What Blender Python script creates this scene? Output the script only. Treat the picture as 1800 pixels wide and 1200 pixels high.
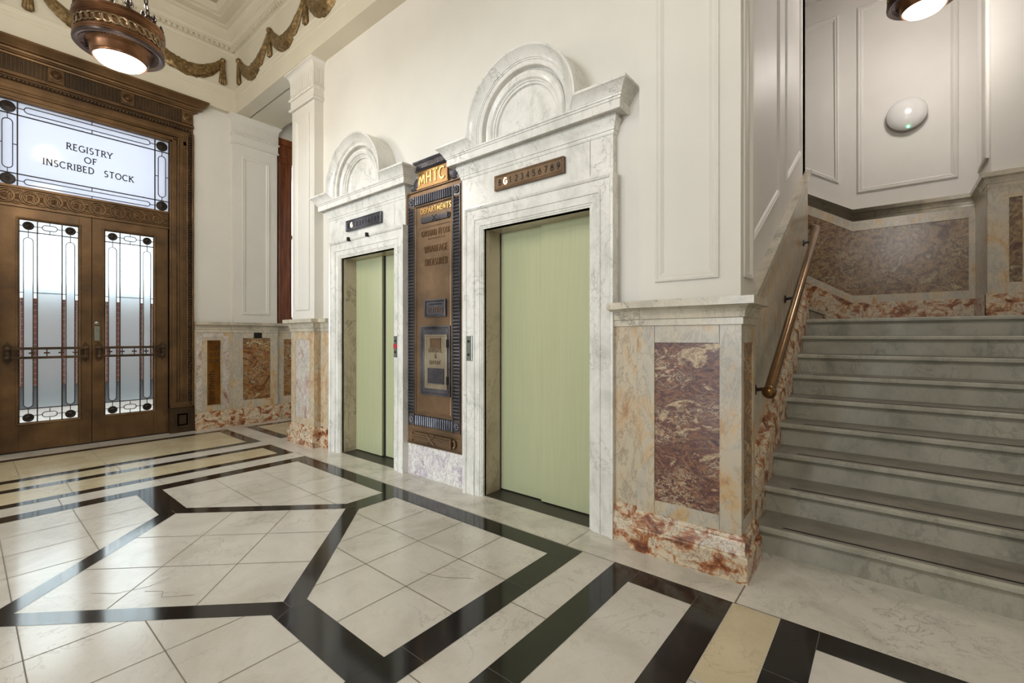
import bpy, bmesh, math, random
from mathutils import Vector
random.seed(7)
PI = math.pi
for o in list(bpy.data.objects):
    bpy.data.objects.remove(o)
SC = bpy.context.scene
COL = SC.collection

# ------------------------------------------------------------------ camera
cam_d = bpy.data.cameras.new('camera')
cam_d.sensor_width = 36.0
cam_d.lens = 16.0
cam_d.shift_y = -0.0042
cam_d.clip_start = 0.05
cam = bpy.data.objects.new('camera', cam_d)
COL.objects.link(cam)
cam.location = (0, 0, 1.30)
cam.rotation_euler = (PI / 2, 0, math.atan(660 / 800))
SC.camera = cam

# ------------------------------------------------------------------ world, exposure
w = bpy.data.worlds.new('World')
SC.world = w
w.use_nodes = True
bg = w.node_tree.nodes['Background']
bg.inputs[0].default_value = (0.86, 0.92, 1.0, 1)
bg.inputs[1].default_value = 1.5
SC.view_settings.view_transform = 'Standard'
SC.view_settings.look = 'None'
SC.view_settings.gamma = 1.0
SC.view_settings.use_curve_mapping = False
SC.view_settings.exposure = 0.07


def area(name, loc, target, sx, sy, power, color):
    l = bpy.data.lights.new(name, 'AREA')
    l.shape = 'RECTANGLE'
    l.size = sx
    l.size_y = sy
    l.energy = power
    l.color = color
    o = bpy.data.objects.new(name, l)
    COL.objects.link(o)
    o.location = loc
    d = Vector(target) - Vector(loc)
    o.rotation_euler = d.to_track_quat('-Z', 'Y').to_euler()
    return o


# sky light falling through the street entrance behind the viewer, the entrance doors and the passage window
area('daylight_entrance', (-3.0, -26.0, 3.2), (-3.2, 2.7, 2.6), 8.0, 3.6, 3700, (0.82, 0.92, 1.0))
area('daylight_left_street', (-9.6, 1.0, 3.4), (-7.5, 1.0, 1.9), 4.0, 3.0, 260, (0.93, 0.97, 1.0))
area('daylight_side_window', (-9.0, 4.0, 3.0), (-7.4, 4.0, 2.9), 1.6, 2.6, 130, (0.95, 0.98, 1.0))

# ------------------------------------------------------------------ materials


def lin(c):
    return tuple(((v / 255) / 12.92) if v / 255 <= 0.04045 else (((v / 255) + 0.055) / 1.055) ** 2.4 for v in c) + (1.0,)


class NT:
    def __init__(s, name):
        m = bpy.data.materials.new(name)
        m.use_nodes = True
        s.m = m
        s.t = m.node_tree
        s.b = s.t.nodes['Principled BSDF']
        s.out = s.t.nodes['Material Output']

    def n(s, kind, **kw):
        x = s.t.nodes.new(kind)
        for k, v in kw.items():
            if k in x.inputs:
                x.inputs[k].default_value = v
            else:
                setattr(x, k, v)
        return x

    def l(s, a, b):
        s.t.links.new(a, b)

    def pos(s, scale=(1, 1, 1), rot=(0, 0, 0), loc=(0, 0, 0)):
        g = s.n('ShaderNodeNewGeometry')
        mp = s.n('ShaderNodeMapping')
        mp.inputs['Scale'].default_value = scale
        mp.inputs['Rotation'].default_value = rot
        mp.inputs['Location'].default_value = loc
        s.l(g.outputs['Position'], mp.inputs['Vector'])
        return mp.outputs['Vector']

    def noise(s, vec, scale, detail=6, rough=0.55, dist=0.0):
        x = s.n('ShaderNodeTexNoise')
        x.inputs['Scale'].default_value = scale
        x.inputs['Detail'].default_value = detail
        x.inputs['Roughness'].default_value = rough
        x.inputs['Distortion'].default_value = dist
        s.l(vec, x.inputs['Vector'])
        return x.outputs['Fac']

    def ramp(s, fac, stops):
        r = s.n('ShaderNodeValToRGB')
        e = r.color_ramp.elements
        while len(e) < len(stops):
            e.new(0.5)
        for i, (p, c) in enumerate(stops):
            e[i].position = p
            e[i].color = c
        s.l(fac, r.inputs['Fac'])
        return r.outputs['Color']

    def mix(s, fac, a, b, mode='MIX'):
        x = s.n('ShaderNodeMix', data_type='RGBA', blend_type=mode)
        if hasattr(fac, 'is_linked'):
            s.l(fac, x.inputs[0])
        else:
            x.inputs[0].default_value = fac
        for v, i in ((a, 6), (b, 7)):
            if hasattr(v, 'is_linked'):
                s.l(v, x.inputs[i])
            else:
                x.inputs[i].default_value = v
        return x.outputs[2]

    def vein(s, fac, width=0.02, centre=0.5):
        a = s.n('ShaderNodeMath', operation='SUBTRACT')
        s.l(fac, a.inputs[0])
        a.inputs[1].default_value = centre
        b = s.n('ShaderNodeMath', operation='ABSOLUTE')
        s.l(a.outputs[0], b.inputs[0])
        mr = s.n('ShaderNodeMapRange')
        mr.inputs[1].default_value = 0.0
        mr.inputs[2].default_value = width
        mr.inputs[3].default_value = 1.0
        mr.inputs[4].default_value = 0.0
        s.l(b.outputs[0], mr.inputs[0])
        return mr.outputs[0]

    def mul(s, a, v):
        x = s.n('ShaderNodeMath', operation='MULTIPLY')
        s.l(a, x.inputs[0])
        if hasattr(v, 'is_linked'):
            s.l(v, x.inputs[1])
        else:
            x.inputs[1].default_value = v
        return x.outputs[0]

    def bump(s, h, strength=0.2, distance=0.01):
        x = s.n('ShaderNodeBump')
        x.inputs['Strength'].default_value = strength
        x.inputs['Distance'].default_value = distance
        s.l(h, x.inputs['Height'])
        s.l(x.outputs[0], s.b.inputs['Normal'])

    def fin(s, color, rough=0.4, metal=0.0, spec=0.5, coat=0.0):
        if hasattr(color, 'is_linked'):
            s.l(color, s.b.inputs['Base Color'])
        else:
            s.b.inputs['Base Color'].default_value = color
        s.b.inputs['Roughness'].default_value = rough
        s.b.inputs['Metallic'].default_value = metal
        s.b.inputs['Specular IOR Level'].default_value = spec
        s.b.inputs['Coat Weight'].default_value = coat
        return s.m


def plain(name, rgb, rough=0.5, metal=0.0, var=0.06, scale=6.0, bump=0.0):
    t = NT(name)
    f = t.noise(t.pos(), scale, 4)
    c = lin(rgb)
    d = tuple(v * (1 - var * 3) for v in c[:3]) + (1,)
    e = tuple(min(1, v * (1 + var)) for v in c[:3]) + (1,)
    col = t.ramp(f, [(0.3, d), (0.6, c), (0.8, e)])
    if bump:
        t.bump(t.noise(t.pos(), scale * 8, 3), bump, 0.004)
    return t.fin(col, rough, metal)


def white_marble(name, base, cloud, vein, vstr=0.6, rot=(0.5, 0.3, 0.4), sc=1.0, rough=0.25, off=0.0, vw=0.018):
    t = NT(name)
    p = t.pos((sc, sc, sc * 0.7), rot, (off, off, off))
    f1 = t.noise(p, 2.2, 8, 0.6, 0.6)
    col = t.ramp(f1, [(0.35, lin(cloud)), (0.52, lin(base)), (0.7, lin(tuple(min(255, v + 8) for v in base)))])
    f2 = t.noise(p, 3.0, 9, 0.62, 0.6)
    v = t.vein(f2, vw, 0.5)
    gate = t.ramp(t.noise(p, 1.7, 3), [(0.42, (0, 0, 0, 1)), (0.62, (1, 1, 1, 1))])
    v = t.mul(t.mul(v, gate), vstr)
    col = t.mix(v, col, lin(vein))
    f3 = t.noise(p, 7.5, 9, 0.65, 0.6)
    v2 = t.mul(t.vein(f3, vw * 0.8, 0.52), vstr * 0.35)
    col = t.mix(v2, col, lin(vein))
    return t.fin(col, rough)


def breccia(name, stops, vein_dark, vein_light, sc=1.0, stretch=(1, 1, 1), rot=(0.2, 0.4, 0.3), off=0.0, rough=0.22, dv=0.7, lv=0.4, dist=1.6):
    t = NT(name)
    p = t.pos(tuple(v * sc for v in stretch), rot, (off, off * 1.7, off * 0.6))
    f = t.noise(p, 2.6, 10, 0.66, dist)
    col = t.ramp(f, [(q, lin(c)) for q, c in stops])
    f2 = t.noise(p, 5.5, 10, 0.7, 0.7)
    col = t.mix(t.mul(t.vein(f2, 0.03, 0.5), dv), col, lin(vein_dark))
    f3 = t.noise(p, 9.0, 8, 0.65, 0.8)
    g = t.ramp(t.noise(p, 1.9, 4), [(0.45, (0, 0, 0, 1)), (0.6, (1, 1, 1, 1))])
    col = t.mix(t.mul(t.mul(t.vein(f3, 0.035, 0.47), g), lv), col, lin(vein_light))
    return t.fin(col, rough)


M = {}
M['cream'] = plain('cream_paint', (224, 220, 211), 0.55, 0, 0.02, 1.5)
M['cream_ceiling'] = plain('cream_ceiling_paint', (214, 206, 186), 0.6, 0, 0.02, 1.5)
M['ceiling_field'] = plain('stone_grey_ceiling_paint', (176, 168, 145), 0.6, 0, 0.02, 1.5)
M['white_paint'] = plain('white_wall_paint', (222, 218, 212), 0.5, 0, 0.02, 1.5)
M['lift_marble'] = white_marble('pale_veined_marble', (226, 223, 216), (206, 204, 196), (104, 108, 100), 0.55, (0.6, 0.5, 0.2), 2.0, 0.24, 3.1, 0.016)
M['jamb_marble'] = white_marble('beige_reveal_marble', (186, 172, 150), (160, 146, 124), (84, 76, 60), 0.6, (0.6, 0.5, 0.2), 1.3, 0.3, 5.1)
M['floor_white'] = white_marble('pale_floor_marble', (212, 208, 200), (198, 193, 183), (136, 132, 122), 0.35, (0.1, 0.1, 0.7), 0.9, 0.16, 1.0, 0.014)
M['floor_grey'] = white_marble('veined_floor_marble', (214, 210, 200), (192, 189, 178), (104, 104, 96), 0.5, (0.1, 0.1, 0.3), 1.6, 0.16, 9.0, 0.016)
M['floor_yellow'] = white_marble('honey_floor_marble', (206, 194, 164), (194, 180, 146), (128, 114, 84), 0.35, (0.1, 0.1, 0.5), 1.3, 0.18, 4.0, 0.016)
M['joint'] = plain('floor_joint', (128, 120, 106), 0.6)
M['floor_black'] = plain('black_floor_marble', (34, 33, 31), 0.10, 0, 0.08, 3.0)
M['black_joint'] = plain('black_marble_joint', (92, 90, 86), 0.5)
M['stair_marble'] = white_marble('grey_stair_marble', (176, 174, 161), (152, 151, 139), (96, 96, 88), 0.38, (0.2, 0.9, 0.3), 1.8, 0.35, 2.0, 0.03)
M['stair_tread'] = white_marble('worn_dark_tread', (138, 132, 121), (120, 115, 105), (86, 82, 74), 0.4, (0.2, 0.9, 0.3), 1.8, 0.4, 3.0, 0.03)
M['grip'] = plain('black_grip_strip', (22, 20, 19), 0.7)
M['frame_marble'] = breccia('grey_gold_marble', [(0.28, (166, 116, 82)), (0.39, (200, 170, 128)), (0.48, (198, 186, 164)), (0.60, (184, 178, 166)), (0.70, (204, 170, 120)), (0.8, (164, 128, 96))], (104, 98, 90), (216, 206, 186), 1.9, (1, 1, 0.5), (0.1, 0.2, 0.1), 1.4, 0.24, 0.35, 0.3, 0.8)
M['panel_purple'] = breccia('purple_brown_breccia', [(0.30, (56, 36, 36)), (0.40, (100, 66, 56)), (0.46, (148, 106, 78)), (0.50, (94, 62, 58)), (0.56, (128, 88, 70)), (0.62, (204, 182, 146)), (0.70, (150, 116, 92))], (46, 30, 36), (222, 204, 170), 2.8, (0.75, 1, 1.35), (0.1, 0.7, 0.2), 2.3, 0.2, 0.75, 0.8, 0.9)
M['panel_brown'] = breccia('brown_gold_breccia', [(0.30, (76, 46, 28)), (0.42, (134, 88, 52)), (0.50, (172, 130, 80)), (0.57, (98, 62, 42)), (0.66, (208, 184, 136)), (0.76, (150, 108, 70))], (64, 42, 28), (226, 206, 160), 2.4, (0.85, 0.9, 1.4), (0.2, 0.5, 0.2), 7.3, 0.22, 0.6, 0.65, 0.9)
M['panel_white_red'] = breccia('white_red_breccia', [(0.3, (122, 78, 70)), (0.40, (184, 160, 146)), (0.52, (210, 204, 194)), (0.66, (196, 192, 182)), (0.76, (156, 112, 94))], (108, 62, 60), (226, 220, 208), 2.6, (1, 1, 0.6), (0.2, 0.3, 0.2), 4.9, 0.2, 0.6, 0.4, 0.8)
M['base_red'] = breccia('rust_red_breccia', [(0.30, (66, 38, 28)), (0.40, (128, 72, 42)), (0.46, (178, 116, 72)), (0.51, (212, 190, 158)), (0.59, (214, 202, 180)), (0.65, (158, 104, 68)), (0.75, (92, 56, 42))], (72, 42, 32), (222, 208, 182), 3.0, (1, 1, 1.2), (0.4, 0.2, 0.3), 6.0, 0.22, 0.7, 0.5, 0.8)
M['gold_marble'] = breccia('gold_pink_marble', [(0.3, (170, 132, 98)), (0.42, (198, 170, 134)), (0.54, (200, 188, 164)), (0.66, (186, 172, 150)), (0.78, (192, 148, 108))], (120, 92, 72), (222, 208, 180), 2.2, (1, 1, 0.5), (0.1, 0.3, 0.1), 8.0, 0.24, 0.5, 0.35, 0.8)
M['cap_marble'] = white_marble('grey_cap_marble', (204, 194, 174), (176, 168, 152), (96, 94, 88), 0.6, (0.2, 0.9, 0.3), 1.6, 0.22, 6.0, 0.02)
M['plinth_marble'] = breccia('lilac_white_breccia', [(0.3, (136, 112, 136)), (0.40, (196, 186, 194)), (0.52, (228, 225, 218)), (0.68, (214, 210, 202)), (0.78, (158, 130, 148))], (112, 88, 112), (232, 228, 222), 4.0, (1, 1, 0.7), (0.2, 0.8, 0.2), 2.9, 0.24, 0.65, 0.3, 0.8)
M['stair_panel'] = breccia('dull_brown_breccia', [(0.30, (66, 42, 32)), (0.41, (108, 76, 54)), (0.49, (156, 128, 92)), (0.56, (92, 64, 48)), (0.66, (180, 160, 122)), (0.76, (126, 94, 68))], (58, 38, 32), (206, 190, 152), 2.2, (1, 1, 1), (0.2, 0.5, 0.2), 12.3, 0.25, 0.6, 0.55, 0.9)


def bronze(name, dark, mid, light, rough=0.38, metal=0.75, sc=3.0):
    t = NT(name)
    f = t.noise(t.pos(), sc, 6, 0.6)
    col = t.ramp(f, [(0.32, lin(dark)), (0.52, lin(mid)), (0.74, lin(light))])
    t.bump(t.noise(t.pos(), 60, 2), 0.05, 0.003)
    return t.fin(col, rough, metal)


M['door_bronze'] = bronze('door_bronze', (78, 58, 38), (104, 78, 50), (128, 98, 66), 0.42, 0.55)
M['door_bronze_dark'] = bronze('dark_door_bronze', (56, 43, 30), (72, 55, 38), (94, 73, 50), 0.45, 0.55)
M['slate_bronze'] = bronze('blue_black_bronze', (60, 59, 64), (92, 90, 96), (124, 122, 128), 0.32, 0.65)
M['gold_bronze'] = bronze('gold_brown_bronze', (138, 104, 62), (168, 130, 82), (190, 152, 100), 0.4, 0.5)
M['silver_bronze'] = bronze('rubbed_grey_bronze', (122, 110, 92), (150, 138, 116), (176, 164, 142), 0.36, 0.55)
M['brown_bronze'] = bronze('brown_bronze', (92, 72, 54), (116, 92, 68), (138, 110, 82), 0.4, 0.5)
M['gilt'] = bronze('gilt_letter_bronze', (206, 160, 96), (226, 182, 112), (236, 200, 136), 0.3, 0.6)
M['dim_letter'] = bronze('brown_letter_bronze', (92, 70, 48), (110, 84, 58), (128, 100, 70), 0.4, 0.7)
M['lantern_bronze'] = bronze('lantern_bronze', (84, 58, 40), (118, 82, 56), (152, 110, 76), 0.3, 0.8)
M['lantern_dark'] = bronze('dark_lantern_bronze', (52, 44, 44), (72, 62, 60), (92, 80, 76), 0.32, 0.8)  # darker bronze for the flange, finials, chains and rail brackets
M['swag_bronze'] = bronze('antique_gold_leaf', (84, 66, 40), (128, 104, 66), (176, 150, 106), 0.42, 0.55, 26.0)
M['scroll_bronze'] = bronze('rubbed_scroll_bronze', (104, 86, 66), (140, 120, 94), (176, 156, 126), 0.3, 0.8)
M['brass'] = bronze('worn_brass_rail', (92, 66, 36), (120, 88, 52), (150, 114, 72), 0.22, 0.85)
M['sign_brass'] = bronze('engraved_brass_plate', (96, 58, 22), (130, 84, 32), (150, 104, 46), 0.3, 0.7)
M['steel'] = plain('brushed_steel', (150, 156, 148), 0.3, 0.9, 0.05, 20)
M['ink'] = plain('black_lettering', (18, 17, 16), 0.5)
M['dark_gap'] = plain('dark_gap', (16, 15, 14), 0.7)
M['red_tag'] = plain('red_key_cover', (196, 52, 62), 0.4)
M['white_print'] = plain('white_lettering', (232, 228, 190), 0.5)
M['came'] = plain('lead_came', (40, 32, 26), 0.45, 0.5)
t = NT('red_brown_varnished_wood')
t.fin(t.ramp(t.noise(t.pos((6, 6, 0.5)), 3.0, 6, 0.6, 1.0), [(0.3, lin((74, 36, 18))), (0.55, lin((112, 58, 28))), (0.75, lin((138, 78, 42)))]), 0.22)
M['wood'] = t.m
t = NT('sage_green_lift_enamel')
f = t.noise(t.pos((30, 30, 0.6)), 3.0, 4)
t.fin(t.ramp(f, [(0.3, lin((178, 180, 142))), (0.6, lin((182, 185, 148))), (0.8, lin((186, 189, 152)))]), 0.3, 0.1)
t.bump(t.noise(t.pos(), 160, 2), 0.08, 0.002)
M['lift_green'] = t.m
t = NT('dark_metal_sill')
wv = t.n('ShaderNodeTexWave', wave_type='BANDS', bands_direction='Y')
wv.inputs['Scale'].default_value = 26
t.l(t.pos(), wv.inputs['Vector'])
t.fin(t.ramp(wv.outputs['Fac'], [(0.2, lin((44, 42, 38))), (0.6, lin((92, 88, 80)))]), 0.45, 0.5)
M['sill'] = t.m


def glass_clear():
    t = NT('clear_pane_glass')
    tr = t.n('ShaderNodeBsdfTransparent')
    tr.inputs[0].default_value = (0.93, 0.96, 0.95, 1)
    gl = t.n('ShaderNodeBsdfGlossy')
    gl.inputs['Roughness'].default_value = 0.03
    fr = t.n('ShaderNodeFresnel')
    fr.inputs[0].default_value = 1.45
    mx = t.n('ShaderNodeMixShader')
    t.l(fr.outputs[0], mx.inputs[0])
    t.l(tr.outputs[0], mx.inputs[1])
    t.l(gl.outputs[0], mx.inputs[2])
    t.l(mx.outputs[0], t.out.inputs[0])
    return t.m


def glass_frost(name, tint, amount=0.75, refr=0.0):
    t = NT(name)
    tl = t.n('ShaderNodeBsdfTranslucent')
    tl.inputs[0].default_value = tint
    df = t.n('ShaderNodeBsdfDiffuse')
    df.inputs[0].default_value = tint
    mx = t.n('ShaderNodeMixShader')
    mx.inputs[0].default_value = amount
    t.l(df.outputs[0], mx.inputs[1])
    t.l(tl.outputs[0], mx.inputs[2])
    gl = t.n('ShaderNodeBsdfGlossy')
    gl.inputs['Roughness'].default_value = 0.08
    fr = t.n('ShaderNodeFresnel')
    fr.inputs[0].default_value = 1.45
    rf = t.n('ShaderNodeBsdfRefraction')
    rf.inputs['Color'].default_value = tint
    rf.inputs['Roughness'].default_value = 0.45
    rf.inputs['IOR'].default_value = 1.12
    m3 = t.n('ShaderNodeMixShader')
    m3.inputs[0].default_value = refr
    t.l(mx.outputs[0], m3.inputs[1])
    t.l(rf.outputs[0], m3.inputs[2])
    m2 = t.n('ShaderNodeMixShader')
    t.l(fr.outputs[0], m2.inputs[0])
    t.l(m3.outputs[0], m2.inputs[1])
    t.l(gl.outputs[0], m2.inputs[2])
    t.l(m2.outputs[0], t.out.inputs[0])
    return t.m


def emit(name, col, strength):
    t = NT(name)
    t.b.inputs['Base Color'].default_value = col
    t.b.inputs['Emission Color'].default_value = col
    t.b.inputs['Emission Strength'].default_value = strength
    t.b.inputs['Roughness'].default_value = 0.3
    return t.m


M['glass'] = glass_clear()
M['frost'] = glass_frost('frosted_glass', (0.90, 0.93, 0.95, 1), 0.85, 0.8)
M['transom_glass'] = glass_frost('milky_transom_glass', (0.74, 0.77, 0.84, 1), 0.75)
M['bowl'] = emit('lit_opal_glass', (1.0, 0.93, 0.82, 1), 9.0)
M['lit_letter'] = emit('lit_amber_digit', (1.0, 0.72, 0.42, 1), 4.0)
M['green_led'] = emit('green_led', (0.1, 1.0, 0.45, 1), 8.0)
M['opal_plastic'] = plain('white_opal_plastic', (226, 224, 222), 0.15, 0, 0.01)
M['plastic_shaded'] = plain('shaded_grey_plastic', (176, 172, 166), 0.35, 0, 0.01)  # grey puts the shade on the emergency light base into its colour
M['asphalt'] = plain('street_asphalt', (48, 48, 50), 0.8)
t = NT('street_red_brick')
br = t.n('ShaderNodeTexBrick')
br.inputs['Color1'].default_value = lin((120, 62, 46))
br.inputs['Color2'].default_value = lin((98, 50, 38))
br.inputs['Mortar'].default_value = lin((150, 140, 128))
br.inputs['Scale'].default_value = 3.0
t.l(t.pos((1, 1, 1), (0, PI / 2, 0)), br.inputs['Vector'])
t.fin(br.outputs['Color'], 0.8)
M['brick'] = t.m

# ------------------------------------------------------------------ mesh helpers


class MB:
    def __init__(s):
        s.v = []
        s.f = []
        s.mi = []

    def add(s, vs, fs, mi=0):
        k = len(s.v)
        s.v += [tuple(p) for p in vs]
        s.f += [tuple(i + k for i in f) for f in fs]
        s.mi += [mi] * len(fs)
        return s

    def box(s, x0, x1, y0, y1, z0, z1, mi=0):
        vs = [(x, y, z) for z in (z0, z1) for y in (y0, y1) for x in (x0, x1)]
        fs = [(0, 2, 3, 1), (4, 5, 7, 6), (0, 1, 5, 4), (2, 6, 7, 3), (0, 4, 6, 2), (1, 3, 7, 5)]
        return s.add(vs, fs, mi)

    def prism(s, poly, d0, d1, mp, mi=0):
        n = len(poly)
        vs = [mp(a, b, d0) for a, b in poly] + [mp(a, b, d1) for a, b in poly]
        fs = [tuple(range(n)), tuple(range(2 * n - 1, n - 1, -1))]
        fs += [(i, (i + 1) % n, n + (i + 1) % n, n + i) for i in range(n)]
        return s.add(vs, fs, mi)

    def face(s, poly, mi=0):
        return s.add(poly, [tuple(range(len(poly)))], mi)

    def sweep(s, path, prof, mp, closed=False, caps=True, loop=True, mi=0):
        """mitred sweep: path (a,b); prof (offset to the right of travel, d)."""
        n = len(path)
        P = [Vector((p[0], p[1])) for p in path]
        seg = []
        for i in range(n if closed else n - 1):
            d = (P[(i + 1) % n] - P[i]).normalized()
            seg.append(Vector((d.y, -d.x)))
        rings = []
        for i in range(n):
            if closed:
                n0, n1 = seg[i - 1], seg[i]
            else:
                n0 = seg[max(0, i - 1)]
                n1 = seg[min(len(seg) - 1, i)]
            m = (n0 + n1)
            m = m / max(1e-6, m.dot(n1)) if m.length > 1e-6 else n1.copy()
            if m.length > 1.6:
                m = m * (1.6 / m.length)
            rings.append([mp(P[i].x + m.x * o, P[i].y + m.y * o, d) for o, d in prof])
        k = len(prof)
        vs = [p for r in rings for p in r]
        fs = []
        for i in range(n if closed else n - 1):
            j = (i + 1) % n
            for q in range(k if loop else k - 1):
                r = (q + 1) % k
                fs.append((i * k + q, j * k + q, j * k + r, i * k + r))
        if caps and not closed and loop:
            fs.append(tuple(range(k)))
            fs.append(tuple((n - 1) * k + q for q in range(k - 1, -1, -1)))
        return s.add(vs, fs, mi)

    def lathe(s, prof, c, axis=(0, 0, 1), seg=32, a0=0.0, a1=2 * PI, mi=0):
        """prof: (r, h) along axis."""
        ax = Vector(axis).normalized()
        t = Vector((1, 0, 0)) if abs(ax.x) < 0.9 else Vector((0, 1, 0))
        u = ax.cross(t).normalized()
        v = ax.cross(u).normalized()
        full = abs(a1 - a0 - 2 * PI) < 1e-4
        m = seg if full else seg + 1
        k = len(prof)
        vs = []
        for i in range(m):
            a = a0 + (a1 - a0) * i / seg
            dvec = u * math.cos(a) + v * math.sin(a)
            for r, h in prof:
                vs.append(tuple(Vector(c) + dvec * r + ax * h))
        fs = []
        for i in range(seg):
            j = (i + 1) % m
            for q in range(k - 1):
                fs.append((i * k + q, j * k + q, j * k + q + 1, i * k + q + 1))
        return s.add(vs, fs, mi)

    def tube(s, pts, r, seg=8, caps=True, mi=0):
        P = [Vector(p) for p in pts]
        n = len(P)
        R = r if isinstance(r, (list, tuple)) else [r] * n
        prev = None
        vs = []
        for i in range(n):
            d = (P[min(n - 1, i + 1)] - P[max(0, i - 1)]).normalized()
            if prev is None:
                t = Vector((0, 0, 1)) if abs(d.z) < 0.9 else Vector((1, 0, 0))
                u = d.cross(t).normalized()
            else:
                u = (prev - d * prev.dot(d)).normalized()
            prev = u
            v = d.cross(u)
            for k in range(seg):
                a = 2 * PI * k / seg
                vs.append(tuple(P[i] + (u * math.cos(a) + v * math.sin(a)) * R[i]))
        fs = []
        for i in range(n - 1):
            for k in range(seg):
                fs.append((i * seg + k, i * seg + (k + 1) % seg, (i + 1) * seg + (k + 1) % seg, (i + 1) * seg + k))
        if caps:
            fs.append(tuple(range(seg)))
            fs.append(tuple((n - 1) * seg + k for k in range(seg - 1, -1, -1)))
        return s.add(vs, fs, mi)

    def ribbon(s, pts, wd, d0, d1, mp, closed=False, mi=0):
        h = wd / 2
        return s.sweep(pts, [(-h, d0), (h, d0), (h, d1), (-h, d1)], mp, closed, True, True, mi)

    def ball(s, c, r, seg=14, rings=8, sc=(1, 1, 1), mi=0):
        vs = []
        for i in range(rings + 1):
            th = PI * i / rings
            for k in range(seg):
                a = 2 * PI * k / seg
                vs.append((c[0] + sc[0] * r * math.sin(th) * math.cos(a), c[1] + sc[1] * r * math.sin(th) * math.sin(a), c[2] + sc[2] * r * math.cos(th)))
        fs = [(i * seg + k, i * seg + (k + 1) % seg, (i + 1) * seg + (k + 1) % seg, (i + 1) * seg + k) for i in range(rings) for k in range(seg)]
        return s.add(vs, fs, mi)

    def build(s, name, mats, parent=None, smooth=None, bevel=0.0):
        me = bpy.data.meshes.new(name)
        L = parent_loc(parent) if parent else Vector((0, 0, 0))
        base = L
        if parent is None and s.v:
            xs = [p[0] for p in s.v]
            ys = [p[1] for p in s.v]
            zs = [p[2] for p in s.v]
            base = Vector(((min(xs) + max(xs)) / 2, (min(ys) + max(ys)) / 2, min(zs)))
        me.from_pydata([(p[0] - base.x, p[1] - base.y, p[2] - base.z) for p in s.v], [], s.f)
        if not isinstance(mats, (list, tuple)):
            mats = [mats]
        for m in mats:
            me.materials.append(m)
        for p, i in zip(me.polygons, s.mi):
            p.material_index = i
        bm = bmesh.new()
        bm.from_mesh(me)
        bmesh.ops.remove_doubles(bm, verts=bm.verts, dist=1e-5)
        bmesh.ops.recalc_face_normals(bm, faces=bm.faces)
        bm.to_mesh(me)
        bm.free()
        if smooth:
            me.shade_smooth()
            me.set_sharp_from_angle(angle=math.radians(smooth))
        o = bpy.data.objects.new(name, me)
        COL.objects.link(o)
        if parent:
            o.parent = parent
        else:
            o.location = base
        if bevel:
            b = o.modifiers.new('bevel', 'BEVEL')
            b.width = bevel
            b.segments = 2
            b.limit_method = 'ANGLE'
        return o


def parent_loc(o):
    L = Vector((0, 0, 0))
    while o:
        L += Vector(o.location)
        o = o.parent
    return L


def thing(name, label, cat, loc=(0, 0, 0), group=None, kind=None):
    o = bpy.data.objects.new(name, None)
    o.empty_display_size = 0.1
    COL.objects.link(o)
    o.location = loc
    o['label'] = label
    o['category'] = cat
    if group:
        o['group'] = group
    if kind:
        o['kind'] = kind
    return o


def tag(o, label, cat, group=None, kind=None):
    o['label'] = label
    o['category'] = cat
    if group:
        o['group'] = group
    if kind:
        o['kind'] = kind
    return o


def struct(o, label=None, cat=None):
    o['kind'] = 'structure'
    if label:
        o['label'] = label
        o['category'] = cat
    return o


def MZ(a, b, d):          # plan sweep, d = height
    return (a, b, d)


def FY(y0):               # wall facing -y : (x, z, depth towards the viewer)
    return lambda a, b, d: (a, y0 - d, b)


def FX(x0):               # wall facing +x : (y, z, depth towards +x)
    return lambda a, b, d: (x0 + d, a, b)


def rect(a0, a1, b0, b1):  # counter-clockwise, right-hand normal is outward
    return [(a0, b0), (a1, b0), (a1, b1), (a0, b1)]


def arc(cx, cy, r, a0, a1, n=12):
    return [(cx + r * math.cos(a0 + (a1 - a0) * i / n), cy + r * math.sin(a0 + (a1 - a0) * i / n)) for i in range(n + 1)]


def capsule(a0, a1, b0, b1, n=8):
    if a1 - a0 < b1 - b0:
        r = (a1 - a0) / 2
        c = (a0 + a1) / 2
        return arc(c, b1 - r, r, 0, PI, n) + arc(c, b0 + r, r, PI, 2 * PI, n)
    r = (b1 - b0) / 2
    c = (b0 + b1) / 2
    return arc(a1 - r, c, r, -PI / 2, PI / 2, n) + arc(a0 + r, c, r, PI / 2, 3 * PI / 2, n)


# stroke alphabet (unit height), used for the serif and the thin lettering
def A_(cx, cy, rx, ry, d0, d1, n=12):
    return [(cx + rx * math.cos(math.radians(d0 + (d1 - d0) * i / n)), cy + ry * math.sin(math.radians(d0 + (d1 - d0) * i / n))) for i in range(n + 1)]


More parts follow.
